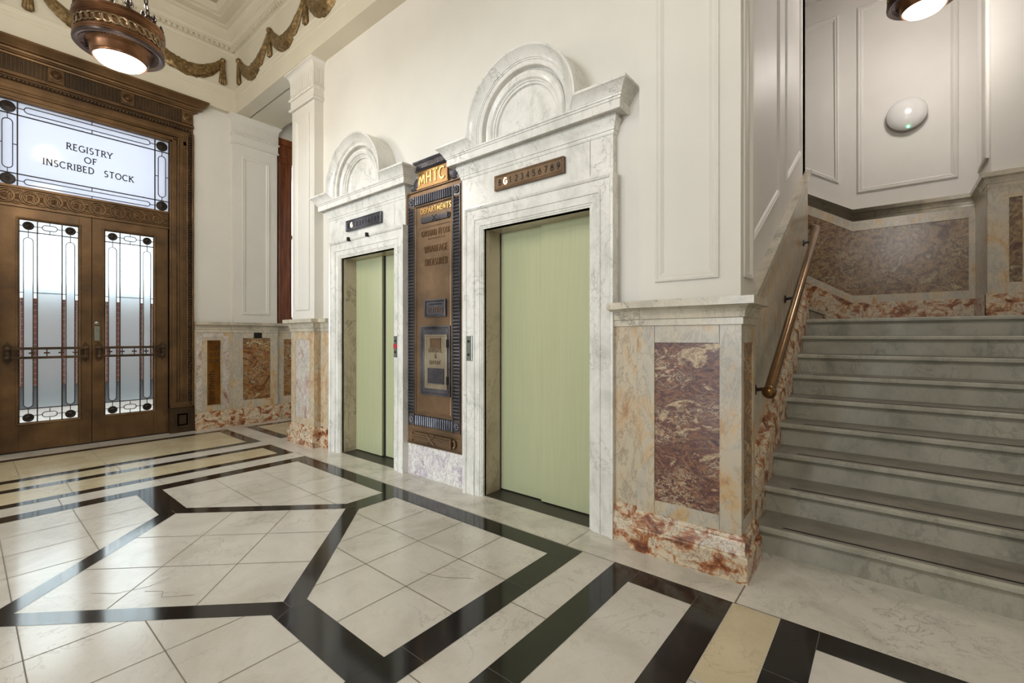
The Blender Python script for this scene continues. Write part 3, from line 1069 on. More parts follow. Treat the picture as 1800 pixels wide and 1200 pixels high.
# frieze : flutes and rosettes
b = MB()
ros = [-0.60, 0.05, 0.70, 1.345, 1.99]
ros = [YC - 0.975, YC - 0.325, YC + 0.325, YC + 0.965]
ros = [YC - 0.965, YC - 0.3225, YC + 0.3225, YC + 0.965]
for y0, y1 in zip(ros[:-1], ros[1:]):
    a, c = y0 + 0.075, y1 - 0.075
    n = 15
    for i in range(n):
        y = a + (c - a) * (i + 0.5) / n
        b.box(XW, FR + 0.005, y - 0.010, y + 0.010, 4.25, 4.41)
    b.box(XW, FR - 0.005, a, c, 4.24, 4.42)
fr = b.build('fluted_frieze', M['door_bronze_dark'], door, bevel=0.003)
for y in ros:
    b = MB()
    b.box(XW, FR + 0.006, y - 0.065, y + 0.065, 4.25, 4.41)
    b.lathe([(0.058, 0), (0.058, 0.012), (0.046, 0.018), (0.04, 0.006), (0.03, 0.016), (0.022, 0.008), (0.014, 0.02), (0, 0.026)], (FR + 0.006, y, 4.33), (1, 0, 0), 24)
    b.build('rosette', M['door_bronze'], door, smooth=40)
b = MB()
b.sweep([(XW, YC - 1.045), (FR, YC - 1.045), (FR, YC + 1.045), (XW, YC + 1.045)][::-1] if False else [(XW, YC - 1.045), (FR, YC - 1.045), (FR, YC + 1.045), (XW, YC + 1.045)],
        [(0, 4.41), (0.012, 4.415), (0.018, 4.43), (0.04, 4.435), (0.04, 4.452), (0.052, 4.458), (0.06, 4.475), (0.095, 4.48), (0.095, 4.50), (0.105, 4.505), (0.135, 4.545), (0.145, 4.55), (0.145, 4.575), (-0.05, 4.575), (-0.05, 4.41)], MZ)
b.build('cornice', M['door_bronze'], door, smooth=30)
# guilloche bar
b = MB()
b.box(XW - 0.1, XD - 0.0, 0.26, 1.80, 2.765, 3.0)
b.box(XW - 0.1, XD + 0.022, 0.26, 1.80, 2.765, 2.79)
b.box(XW - 0.1, XD + 0.022, 0.26, 1.80, 2.975, 3.0)
n = 16
for i in range(n):
    y = 0.26 + 1.54 * (i + 0.5) / n
    for r in (0.078, 0.058):
        pts = [(XD + 0.008 + 0.004 * (-1) ** i, y + 0.012 * (1 if r < 0.06 else 0) + r * 1.0 * math.cos(a), 2.8825 + r * math.sin(a)) for a in [2 * PI * q / 24 for q in range(25)]]
        b.tube(pts, 0.009, 6, False)
    b.lathe([(0.03, 0), (0.03, 0.012), (0.018, 0.016), (0.012, 0.010), (0, 0.020)], (XD, y, 2.8825), (1, 0, 0), 16)
b.build('guilloche_bar', M['door_bronze'], door, smooth=45)


def came(mb, pts, wd=0.009, closed=False, d=(-0.008, 0.006)):
    mb.ribbon(pts, wd, d[0], d[1], F, closed)


# transom
tp = MB()
tp.prism(rect(0.26, 1.80, 2.99, 3.965), -0.012, -0.006, F)
tr = tp.build('transom_pane', M['transom_glass'], door)
b = MB()
for z in (3.795, 3.135):
    came(b, [(0.26, z), (1.80, z)], 0.011)
for y in (0.408, 1.652):
    came(b, [(y, 2.99), (y, 3.965)], 0.011)
came(b, [(0.26, 3.945), (1.80, 3.945)], 0.012)
for z0, z1 in ((3.84, 3.905), (3.03, 3.09)):
    came(b, capsule(0.46, 1.60, z0, z1), 0.007, True)
    zc_ = (z0 + z1) / 2
    came(b, [(0.39, zc_), (0.46, zc_)], 0.006)
    came(b, [(1.60, zc_), (1.67, zc_)], 0.006)
    came(b, [(1.03, z1), (1.03, z1 + 0.045)], 0.006)
    came(b, [(1.03, z0), (1.03, z0 - 0.045)], 0.006)
for y0, y1 in ((0.292, 0.372), (1.688, 1.768)):
    came(b, capsule(y0, y1, 3.185, 3.735), 0.007, True)
    yc_ = (y0 + y1) / 2
    came(b, [(yc_, 3.735), (yc_, 3.80)], 0.006)
    came(b, [(yc_, 3.13), (yc_, 3.185)], 0.006)
    came(b, [(0.26 if y0 < 1 else y1, 3.46), (y0 if y0 < 1 else 1.80, 3.46)], 0.006)
    came(b, [(y1 if y0 < 1 else 1.652, 3.46), (0.408 if y0 < 1 else y0, 3.46)], 0.006)
b.build('lead_came', M['came'], tr)
for y in (0.334, 1.726):
    for z in (3.866, 3.065):
        b = MB()
        b.lathe([(0.062, -0.004), (0.062, 0.010), (0.05, 0.014), (0.03, 0.010), (0.012, 0.018), (0, 0.02)], (XD, y, z), (1, 0, 0), 24)
        b.build('rosette', M['came'], tr, smooth=40)
b = MB()
letters(b, 'REGISTRY', 1.012, 3.545, 0.072, 0.0105, F, -0.006, -0.002, serif=0.011, centre=True, fit=0.415)
letters(b, 'OF', 1.018, 3.425, 0.068, 0.0105, F, -0.006, -0.002, serif=0.011, centre=True, fit=0.112)
letters(b, 'INSCRIBED  STOCK', 1.018, 3.305, 0.072, 0.0105, F, -0.006, -0.002, serif=0.011, centre=True, fit=0.82)
b.build('lettering', M['ink'], tr)

# two leaves
for s in (-1, 1):
    m = lambda y, s=s: YC + s * y           # y measured from the meeting line
    lf = MB()

    def bx(x0, x1, y0, y1, z0, z1, mb=lf):
        a, c = sorted((m(y0), m(y1)))
        mb.box(x0, x1, a, c, z0, z1)
    g0, g1, gz0, gz1 = 0.118, 0.612, 0.325, 2.635
    bx(XD - 0.05, XD, 0.002, g0, 0.01, 2.765)
    bx(XD - 0.05, XD, g1, 0.768, 0.01, 2.765)
    bx(XD - 0.05, XD, g0, g1, 0.01, gz0)
    bx(XD - 0.05, XD, g0, g1, gz1, 2.765)
    a, c = sorted((m(g0 - 0.022), m(g1 + 0.022)))
    lf.sweep(rect(a, c, gz0 - 0.022, gz1 + 0.022), [(0, 0.0), (0, 0.008), (-0.01, 0.012), (-0.022, 0.004), (-0.03, -0.01), (-0.03, -0.02), (0, -0.02)], F, closed=True)
    leaf = lf.build('door_leaf', M['door_bronze'], door, bevel=0.003)
    ya, yb = sorted((m(g0), m(g1)))
    wdt = yb - ya
    l1, l2 = ya + wdt * 0.295, ya + wdt * 0.705
    ztop, zmid, zlow = 2.495, 1.808, 0.485
    fz = MB()
    fz.prism(rect(l1, l2, zlow, ztop), -0.012, -0.006, F)
    caps = ((ya + 0.036, l1 - 0.034), (l2 + 0.034, yb - 0.036))
    for c0, c1 in caps:
        fz.prism(capsule(c0, c1, 0.50, 2.43), -0.012, -0.006, F)
    fz.build('frosted_pane', M['frost'], leaf)
    cg = MB()
    cg.prism(rect(ya, yb, gz0, gz1), -0.018, -0.015, F)
    cg.build('clear_pane', M['glass'], leaf)
    b = MB()
    for y in (l1, l2):
        came(b, [(y, gz0), (y, gz1)], 0.010)
    for z in (ztop, zlow):
        came(b, [(ya, z), (yb, z)], 0.010)
    came(b, [(ya, zmid), (caps[0][0], zmid)], 0.007)
    came(b, [(caps[0][1], zmid), (caps[1][0], zmid)], 0.007)
    came(b, [(caps[1][1], zmid), (yb, zmid)], 0.007)
    for c0, c1 in caps:
        came(b, capsule(c0, c1, 0.50, 2.43), 0.007, True)
        came(b, [((c0 + c1) / 2, 2.43), ((c0 + c1) / 2, 2.53)], 0.006)
        came(b, [((c0 + c1) / 2, 0.50), ((c0 + c1) / 2, 0.42)], 0.006)
    for z in (2.565, 0.405):
        ym = (l1 + l2) / 2
        came(b, capsule(ym - 0.062, ym + 0.062, z - 0.03, z + 0.03), 0.007, True)
        came(b, [(l1 - 0.03, z), (ym - 0.062, z)], 0.006)
        came(b, [(ym + 0.062, z), (l2 + 0.03, z)], 0.006)
        came(b, [(ym, z + 0.03), (ym, z + 0.07)], 0.006)
        came(b, [(ym, z - 0.03), (ym, z - 0.075)], 0.006)
        came(b, [(ya, z), (ya + 0.03, z)], 0.006)
        came(b, [(yb - 0.03, z), (yb, z)], 0.006)
    b.build('lead_came', M['came'], leaf)
    for c0, c1 in caps:
        for z in (2.566, 0.385):
            b = MB()
            b.lathe([(0.047, -0.004), (0.047, 0.010), (0.038, 0.014), (0.024, 0.010), (0.01, 0.018), (0, 0.02)], (XD, (c0 + c1) / 2, z), (1, 0, 0), 24)
            b.build('rosette', M['came'], leaf, smooth=40)
    # push bar
    pb = MB()
    for z in (1.172, 1.068):
        bx(XD + 0.055, XD + 0.07, 0.04, 0.72, z - 0.014, z + 0.014, pb)
    for q in range(5):
        yq = 0.13 + q * 0.12
        bx(XD + 0.058, XD + 0.067, yq, yq + 0.05, 1.112, 1.128, pb)
        bx(XD + 0.058, XD + 0.067, yq + 0.02, yq + 0.03, 1.068, 1.172, pb)
    for yq in (0.06, 0.70):
        bx(XD, XD + 0.06, yq - 0.015, yq + 0.015, 1.09, 1.15, pb)
        pb.prism([(m(yq) + 0.032 * u, 1.12 + v) for u, v in ((-1, -0.085), (-0.5, -0.1), (0, -0.125), (0.5, -0.1), (1, -0.085), (1, 0.085), (0.5, 0.1), (0, 0.125), (-0.5, 0.1), (-1, 0.085))], 0.0, 0.012, F)
        for z in (1.172, 1.068):
            pb.lathe([(0.026, 0), (0.026, 0.014), (0.016, 0.022), (0, 0.024)], (XD + 0.064, m(yq), z), (1, 0, 0), 14)
    pb.build('push_bar', M['door_bronze_dark'], leaf, smooth=35, bevel=0.002)
    if s == 1:
        b = MB()
        b.box(XD, XD + 0.022, 1.048, 1.098, 1.255, 1.435)
        for r in range(5):
            for q in range(2):
                b.box(XD + 0.022, XD + 0.027, 1.056 + q * 0.02, 1.068 + q * 0.02, 1.275 + r * 0.03, 1.29 + r * 0.03)
        o = b.build('keypad_lock', M['steel'], leaf, bevel=0.002)
        o['label'] = 'steel keypad lock on the right-hand leaf'
        b = MB()
        b.lathe([(0.022, 0), (0.022, 0.012), (0.012, 0.018), (0, 0.018)], (XD, 1.074, 1.474), (1, 0, 0), 18)
        b.build('lock_cylinder', M['steel'], leaf, smooth=40)
b = MB()
b.box(XD - 0.06, XD - 0.05, 1.02, 1.04, 0.01, 2.76)
b.box(XD - 0.08, XD + 0.01, 0.26, 1.80, 0.0, 0.01)
b.build('meeting_strip', M['dark_gap'], door)

# ================================================================== pillars with marble bases


def flutes(b, x0, x1, yf, z0, z1, n, axis='x'):
    for i in range(n):
        a = x0 + (x1 - x0) * (i + 0.5) / n
        hw = (x1 - x0) / n * 0.3
        if axis == 'x':
            b.box(a - hw, a + hw, yf - 0.012, yf + 0.02, z0, z1)
        else:
            b.box(yf - 0.02, yf + 0.012, a - hw, a + hw, z0, z1)


def pillar(label, x0, x1, y0, y1, wood, inset, side_inset, ztop, name='marble_pillar', open_left=False):
    t = thing(name, label, 'pillar', ((x0 + x1) / 2, (y0 + y1) / 2, 0), kind='thing')
    path = [(x0, y1), (x0, y0), (x1, y0), (x1, y1)]
    s = MB()
    s.box(x0 + 0.012, x1 - 0.006, y0 + 0.008, y1, 1.5, ztop)
    st = s.build('shaft', M['cream'], t)
    b = MB()
    b.sweep(rect(x0 + 0.115, x1 - 0.115, 1.63, ztop - 0.6), PANEL_PROF, FY(y0 + 0.008), closed=True)
    if y1 - y0 > 0.25 and not open_left:
        b.sweep([(y0 + 0.07, 1.63), (y1 - 0.07, 1.63), (y1 - 0.07, 4.0), (y0 + 0.07, 4.0)], [(o * 0.7, d * 0.7) for o, d in PANEL_PROF], FX(x1 - 0.006), closed=True)
    b.build('panel_moulding', M['cream'], st, smooth=30)
    b = MB()
    b.sweep(path, CAP, MZ)
    b.build('dado_rail', M['cap_marble'], t, smooth=30)
    b = MB()
    b.sweep(path, BASE, MZ)
    b.box(x0, x1, y0, y1, 0, 0.235)
    b.build('base', M['base_red'], t, smooth=20)
    b = MB()
    sl_ = 0.112
    g = 0.0012
    b.box(x0, x0 + sl_ - g, y0, y1, 0.235, 1.37)
    b.box(x1 - sl_ + g, x1, y0, y1, 0.235, 0.30)
    b.box(x1 - sl_ + g, x1, y0, y0 + 0.05, 0.30, 1.37)
    b.box(x1 - sl_ + g, x1, y1 - 0.05, y1, 0.30, 1.37)
    b.box(x1 - sl_ + g, x1, y0 + 0.05, y1 - 0.05, 1.27, 1.37)
    b.box(x0 + sl_, x1 - sl_, y0 + 0.001, y1, 1.268, 1.37)
    b.box(x0 + sl_, x1 - sl_, y0 + 0.001, y1, 0.235, 0.322)
    b.build('border', wood, t, bevel=0.0015)
    b = MB()
    b.box(x0 + sl_ - 0.01, x1 - sl_ + 0.01, y0 + 0.008, y1 - 0.02, 0.315, 1.275)
    o = b.build('inset_panel', inset, t)
    b = MB()
    b.box(x0 + 0.1, x1 - 0.008, y0 + 0.04, y1 - 0.04, 0.30, 1.28)
    b.build('inset_panel', side_inset, t)
    # capital
    b = MB()
    zt = ztop
    b.sweep(path, [(0, zt - 0.47), (0.018, zt - 0.465), (0.024, zt - 0.45), (0.018, zt - 0.435), (0.004, zt - 0.43), (0.004, zt - 0.34), (0.02, zt - 0.335), (0.026, zt - 0.322), (0.012, zt - 0.30), (0.006, zt - 0.29),
                   (0.008, zt - 0.12), (0.022, zt - 0.06), (0.05, zt - 0.022), (0.06, zt - 0.018), (0.06, zt), (0, zt)], MZ)
    flutes(b, x0, x1, y0, zt - 0.27, zt - 0.08, 12)
    flutes(b, y0 + 0.01, y1, x1, zt - 0.27, zt - 0.08, max(3, int((y1 - y0) / 0.05)), 'y')
    n = 14
    for i in range(n):
        x = x0 + (x1 - x0) * (i + 0.5) / n
        b.ball((x, y0 - 0.016, zt - 0.328), 0.015, 8, 5)
    for i in range(4):
        b.ball((x1 + 0.016, y0 + (y1 - y0) * (i + 0.5) / 4, zt - 0.328), 0.015, 8, 5)
    b.build('capital', M['cream'], t, smooth=35)
    return t


pillar('broad cream pillar with a purple brown marble panel at the foot of the stair', -1.19, -0.60, 2.65, 2.975, M['frame_marble'], M['panel_purple'], M['panel_brown'], 4.585)
pillar('cream pillar on a white and red marble base beside the farther lift', -5.79, -5.21, 2.65, 3.02, M['gold_marble'], M['panel_white_red'], M['gold_marble'], 4.585, open_left=True)

# pilaster on the door wall
t = thing('pilaster', 'cream pilaster with fluted capital on the door wall beside the passage window', 'pilaster', (-7.45, 2.87, 0))
b = MB()
b.box(-7.50, -7.435, 2.565, 3.18, 1.51, 4.585)
sh = b.build('shaft', M['cream'], t)
b = MB()
b.sweep(rect(2.68, 3.065, 1.64, 4.0), PANEL_PROF, FX(-7.435), closed=True)
b.build('panel_moulding', M['cream'], sh, smooth=30)
b = MB()
b.box(-7.50, -7.43, 2.555, 2.69, 0.2, 1.376)
b.box(-7.50, -7.43, 3.08, 3.19, 0.2, 1.376)
b.box(-7.50, -7.4305, 2.69, 3.08, 0.2, 0.36)
b.box(-7.50, -7.4305, 2.69, 3.08, 1.285, 1.376)
b.build('border', M['frame_marble'], t, bevel=0.0015)
b = MB()
b.box(-7.50, -7.4375, 2.68, 3.09, 0.35, 1.29)
b.build('inset_panel', M['panel_brown'], t)
b = MB()
zt = 4.585
b.sweep([(-7.5, 2.555), (-7.43, 2.555), (-7.43, 3.19), (-7.5, 3.19)], [(0, zt - 0.42), (0.014, zt - 0.415), (0.018, zt - 0.40), (0.004, zt - 0.39), (0.004, zt - 0.29), (0.018, zt - 0.285), (0.022, zt - 0.27), (0.006, zt - 0.245),
        (0.008, zt - 0.10), (0.02, zt - 0.05), (0.045, zt - 0.02), (0.05, zt - 0.015), (0.05, zt), (-0.05, zt), (-0.05, zt - 0.42)], MZ)
flutes(b, 2.575, 3.17, -7.43, zt - 0.23, zt - 0.07, 15, 'y')
for i in range(16):
    b.ball((-7.414, 2.575 + 0.595 * (i + 0.5) / 16, zt - 0.277), 0.014, 8, 5)
b.build('capital', M['cream'], t, smooth=35)

# ================================================================== lifts


def lift(dx, label, door_label, mirror):
    t = thing('lift_surround', label, 'lift surround', (-2.09 + dx, WY, 0), group=None)
    x0, x1 = -2.795 + dx, -1.385 + dx
    a0, a1, hz = -2.545 + dx, -1.557 + dx, 2.18
    yf = 2.72
    b = MB()
    b.box(x0, a0, yf, 2.775, 0, 2.65)
    b.box(a1, x1, yf, 2.775, 0, 2.65)
    b.box(a0, a1, yf, 2.775, hz, 2.65)
    b.build('casing', M['lift_marble'], t, bevel=0.003)
    b = MB()
    b.box(a0 - 0.02, a0, yf + 0.012, 2.925, 0, hz)
    b.box(a1, a1 + 0.02, yf + 0.012, 2.925, 0, hz)
    b.box(a0 - 0.02, a1 + 0.02, yf + 0.012, 2.925, hz, hz + 0.02)
    b.build('reveal', M['jamb_marble'], t)
    b = MB()
    pr = [(0, -0.03), (0, 0.006), (-0.012, 0.006), (-0.013, 0.012), (-0.026, 0.012), (-0.027, 0.019), (-0.078, 0.022), (-0.080, 0.030), (-0.092, 0.033), (-0.094, 0.026), (-0.160, 0.030), (-0.164, 0.040), (-0.178, 0.048), (-0.192, 0.046), (-0.192, -0.03)]
    b.sweep([(a0, 0.0), (a0, hz), (a1, hz), (a1, 0.0)], pr, FY(yf))
    b.build('architrave', M['lift_marble'], t, smooth=25)
    b = MB()
    pr2 = [(o, d + (0.004 if d > 0 else 0)) for o, d in pr]
    b.sweep([(a0 - 0.001, 0.0), (a0 - 0.001, 0.285)], pr2, FY(yf))
    b.build('plinth_block', M['lift_marble'], t, smooth=25)
    b = MB()
    b.sweep([(a1 + 0.001, 0.285), (a1 + 0.001, 0.0)], pr2, FY(yf))
    b.build('plinth_block', M['lift_marble'], t, smooth=25)
    # cornice
    path = [(x0, WY + 0.02), (x0, yf), (x1, yf), (x1, WY + 0.02)]
    b = MB()
    b.sweep(path, [(-0.02, 2.63), (0.004, 2.632), (0.010, 2.645), (0.010, 2.655), (0.016, 2.658), (0.018, 2.675), (0.026, 2.70), (0.036, 2.718), (0.040, 2.732), (0.034, 2.738), (0.034, 2.756), (0.080, 2.756), (0.082, 2.744), (0.0925, 2.744), (0.0925, 2.798), (0.099, 2.802), (0.101, 2.812), (0.108, 2.816), (0.110, 2.826), (-0.02, 2.826)], MZ)
    cym = [(-0.02, 2.824), (0.112, 2.826), (0.118, 2.84), (0.135, 2.862), (0.152, 2.876), (0.160, 2.882), (0.164, 2.884), (0.164, 2.900), (-0.02, 2.900)]
    cx, r = -2.088 + dx, 0.508
    k = len(cym)
    b.sweep([(x0, WY + 0.02), (x0, yf), (cx - r, yf)], cym, MZ)
    b.v[-k:] = [(cx - r + (2.90 - q[2]), q[1], q[2]) for q in b.v[-k:]]
    m0 = len(b.v)
    b.sweep([(cx + r, yf), (x1, yf), (x1, WY + 0.02)], cym, MZ)
    b.v[m0:m0 + k] = [(cx + r - (2.90 - q[2]), q[1], q[2]) for q in b.v[m0:m0 + k]]
    b.build('cornice', M['lift_marble'], t, smooth=28)
    # arched pediment
    prof = [(0.508, -0.06), (0.508, 0.164), (0.494, 0.164), (0.490, 0.160), (0.486, 0.154), (0.470, 0.138), (0.448, 0.120), (0.436, 0.113), (0.434, 0.112), (0.434, 0.106), (0.424, 0.104), (0.424, 0.098), (0.394, 0.096), (0.390, 0.090), (0.388, 0.044), (0.374, 0.042),
            (0.370, 0.064), (0.358, 0.078), (0.338, 0.080), (0.318, 0.070), (0.308, 0.052), (0.300, 0.050), (0.298, 0.040), (0.284, 0.038), (0.282, 0.016), (0.27, 0.016)]
    zc0, n = 2.895, 40
    vs, k = [], len(prof)
    steps = [(1.0, 0.0, 2.822 - zc0)] + [(math.cos(PI * i / n), math.sin(PI * i / n), 0.0) for i in range(n + 1)] + [(-1.0, 0.0, 2.822 - zc0)]
    for c_, s_, zz in steps:
        for r_, d in prof:
            zq = 0.0 if not zz else max(zz, 0.005 - (0.508 - r_))
            vs.append((cx + r_ * c_, yf - d, zc0 + r_ * s_ + zq))
    fs = [(i * k + q, (i + 1) * k + q, (i + 1) * k + q + 1, i * k + q + 1) for i in range(len(steps) - 1) for q in range(k - 1)]
    b = MB()
    b.add(vs, fs)
    b.build('arched_pediment', M['lift_marble'], t, smooth=30)
    b = MB()
    b.prism([(cx + 0.3 * math.cos(PI * i / 24), zc0 + 0.3 * math.sin(PI * i / 24)) for i in range(25)] + [(cx - 0.3, 2.822), (cx + 0.3, 2.822)], -0.05, 0.018, FY(yf))
    b.build('tympanum', M['lift_marble'], t)

    d = thing('door_3' if mirror else 'door_2', door_label, 'lift door', ((a0 + a1) / 2, 2.92, 0), kind='structure')
    xm = (-2.101 + dx) if not mirror else -4.225
    b = MB()
    if not mirror:
        b.box(a0, xm + 0.02, 2.935, 2.965, 0.012, hz + 0.02)
        b2 = MB()
        b2.box(xm, a1 + 0.02, 2.905, 2.935, 0.012, hz + 0.02)
    else:
        b.box(a0, xm, 2.905, 2.935, 0.012, hz + 0.02)
        b2 = MB()
        b2.box(xm + 0.028, a1 + 0.02, 2.935, 2.965, 0.012, hz + 0.02)
    b.build('door_leaf', M['lift_green'], d, bevel=0.004)
    b2.build('door_leaf', M['lift_green'], d, bevel=0.004)
    b = MB()
    b.box(a0 - 0.0, a1 + 0.0, 2.735, 2.99, -0.002, 0.004)
    b.build('sill', M['sill'], d)
    b = MB()
    b.box(a0, a1, 2.968, 3.0, 0, hz + 0.02)
    if mirror:
        b.box(xm, xm + 0.03, 2.93, 2.99, 0.005, hz + 0.02)
    b.box(a0, a0 + 0.006, 2.93, 2.97, 0, hz)
    b.build('gap', M['dark_gap'], d)
    return t


lift(0.0, 'white marble lift surround with arched pediment beside the broad stair pillar', 'sage green two-leaf lift door nearest the staircase', False)
lift(DX, 'white marble lift surround with arched pediment beside the narrow pillar and passage', 'sage green lift door farther from the staircase beside the bronze board', True)

# floor indicators
for dx, lab, lit in ((0.0, 'bronze floor indicator over the lift nearest the stair, G lit', 'G'), (DX, 'bronze floor indicator over the lift farther from the stair', 'G')):
    x0, x1, z0, z1 = -2.403 + dx, -1.752 + dx, 2.457, 2.572
    t = thing('floor_indicator', lab, 'lift indicator', ((x0 + x1) / 2, 2.72, z0))
    b = MB()
    b.box(x0, x1, 2.694, 2.722, z0, z1)
    b.sweep(rect(x0, x1, z0, z1), [(0, 0), (0, 0.004), (-0.008, 0.006), (-0.018, 0.0)], FY(2.694), closed=True)
    b.build('plate', M['brown_bronze'] if dx == 0 else M['slate_bronze'], t, bevel=0.002)
    Fy = FY(2.694)
    a = x0 + 0.045
    step = (x1 - x0 - 0.09) / 10.2
    for i, c in enumerate('BG123456789'):
        if c == lit:
            q = MB()
            letters(q, c, a + i * step - 0.002, z0 + 0.033, 0.047, 0.0085, Fy, 0, 0.003, fit=0.030)
            q.build('lit_digit', M['lit_letter'], t)
        else:
            dk = MB()
            letters(dk, c, a + i * step, z0 + 0.034, 0.044, 0.008, Fy, 0, 0.002)
            dk.build('digit', M['ink'], t)

# call plates
for x0, x1, lab, red in ((-2.706, -2.640, 'steel lift call plate left of the nearer lift, two dark buttons', False), (-3.712, -3.650, 'steel lift call plate with red key cover beside the farther lift', True)):
    t = thing('call_plate', lab, 'call button', ((x0 + x1) / 2, 2.69, 1.10))
    yb_ = 2.692 if not red else 2.699
    b = MB()
    b.box(x0, x1, yb_ - 0.012, yb_, 1.105, 1.312)
    b.build('plate', M['steel'], t, bevel=0.003)
    for z in (1.265, 1.155):
        b = MB()
        b.lathe([(0.011, 0), (0.011, 0.004), (0, 0.005)], ((x0 + x1) / 2 - 0.006, yb_ - 0.012, z), (0, -1, 0), 14)
        b.build('button', M['dark_gap'], t)
    if red:
        b = MB()
        b.box(x0 + 0.004, x1 - 0.006, yb_ - 0.02, yb_ - 0.012, 1.19, 1.235)
        b.build('key_cover', M['red_tag'], t, bevel=0.002)
for x in (-4.48, -4.13):
    b = MB()
    b.box(x - 0.010, x + 0.010, 2.645, 2.68, 2.335, 2.375)
    b.box(x - 0.028, x, 2.66, 2.67, 2.365, 2.373)
    tag(b.build('lintel_clip', M['dark_gap']), 'small black clip on the farther lift lintel, ' + ('under the lit digit' if x < -4.3 else 'nearer the bronze board'), 'clip')

# ================================================================== bronze directory board
XC = -3.18
t = thing('directory_board', 'tall bronze departments board between the two lifts', 'directory board', (XC, 2.72, 0.31))
board = t
G = FY(2.70)
b = MB()
b.box(XC - 0.376, XC + 0.376, 2.70, 2.735, 0.31, 2.65)
b.sweep(rect(XC - 0.376, XC + 0.376, 0.31, 2.65), [(0, 0), (0, 0.014), (-0.012, 0.014), (-0.016, 0.004), (-0.016, 0)], G, closed=True)
b.box(XC - 0.376, XC + 0.376, 2.692, 2.71, 0.455, 0.478)
b.build('back_plate', M['brown_bronze'], t, bevel=0.002)
b = MB()
for s in (-1, 1):
    xa, xb = sorted((XC + s * 0.262, XC + s * 0.345))
    b.box(xa, xb, 2.699, 2.71, 0.59, 2.50, 1)
    n = 64
    for i in range(n):
        z = 0.60 + 1.89 * (i + 0.5) / n
        b.tube([(xa + 0.006, 2.696, z), (xb - 0.006, 2.696, z)], 0.0092, 6)
    for xx in (xa, xb):
        b.box(xx - 0.004, xx + 0.004, 2.688, 2.71, 0.48, 2.60)
for z0, z1 in ((2.512, 2.60), (0.487, 0.585)):
    b.box(XC - 0.262, XC + 0.262, 2.699, 2.71, z0, z1, 1)
    n = 18
    for i in range(n):
        x = XC - 0.255 + 0.51 * (i + 0.5) / n
        b.tube([(x, 2.695, z0 + 0.006), (x, 2.695, z1 - 0.006)], 0.0095, 6)
b.build('fluted_border', [M['slate_bronze'], M['dark_gap']], t, smooth=50)
for s in (-1, 1):
    for z in (2.556, 0.536):
        b = MB()
        x = XC + s * 0.304
        b.box(x - 0.042, x + 0.042, 2.694, 2.71, z - 0.045, z + 0.045)
        for q in range(8):
            a = q * PI / 4
            b.ball((x + 0.022 * math.cos(a), 2.69, z + 0.022 * math.sin(a)), 0.013, 8, 6, (1, 0.7, 1))
        b.ball((x, 2.686, z), 0.011, 8, 6)
        b.build('corner_rosette', M['slate_bronze'], t, smooth=60)
b = MB()
b.box(XC - 0.25, XC + 0.25, 2.702, 2.712, 0.595, 2.505)
ip = b.build('inner_panel', M['gold_bronze'], t)
b = MB()
b.sweep(rect(XC - 0.252, XC + 0.252, 0.592, 2.505), [(0, -0.01), (0, 0.012), (-0.008, 0.014), (-0.016, 0.004), (-0.016, -0.01)], G, closed=True)
b.sweep(rect(XC - 0.225, XC + 0.225, 0.62, 2.302), [(0, -0.01), (0, 0.004), (-0.004, 0.006), (-0.010, 0.004), (-0.010, -0.01)], FY(2.702), closed=True)
b.build('moulding', M['brown_bronze'], ip, smooth=30)
# head plate
b = MB()
b.box(XC - 0.205, XC + 0.195, 2.685, 2.735, 2.65, 2.815)
b.box(XC - 0.215, XC + 0.205, 2.68, 2.735, 2.650, 2.668)
hp = b.build('head_plate', M['gold_bronze'], t, bevel=0.003)
b = MB()
b.sweep([(XC - 0.21, 2.735), (XC - 0.21, 2.69), (XC + 0.20, 2.69), (XC + 0.20, 2.735)], [(0, 2.812), (0.02, 2.814), (0.012, 2.83), (0.012, 2.87), (0.03, 2.885), (0.036, 2.90), (0, 2.905)], MZ)
for i in range(24):
    x = XC - 0.205 + 0.40 * (i + 0.5) / 24
    b.box(x - 0.005, x + 0.005, 2.668, 2.69, 2.83, 2.875)
b.build('head_cornice', M['slate_bronze'], t, smooth=30)
b = MB()
letters(b, 'MHTC', XC - 0.005, 2.69, 0.098, 0.014, FY(2.685), 0, 0.008, centre=True, fit=0.345, serif=0.012)
b.build('lettering', M['gilt'], hp)
for s in (-1, 1):
    b = MB()
    x = XC - 0.005 + s * 0.205
    b.box(min(x, x + s * 0.12), max(x, x + s * 0.12), 2.71, 2.735, 2.65, 2.69)
    for q in range(7):
        a = PI / 2 - s * (q * 0.27)
        L = 0.10 - 0.004 * q
        b.tube([(x + s * 0.012, 2.715, 2.675), (x + s * 0.012 + 0.5 * L * math.cos(a), 2.705, 2.675 + 0.5 * L * math.sin(a)), (x + s * 0.012 + L * math.cos(a), 2.71, 2.675 + L * math.sin(a))], [0.005, 0.012, 0.007], 6)
    b.build('palmette', M['slate_bronze'], t, smooth=60)


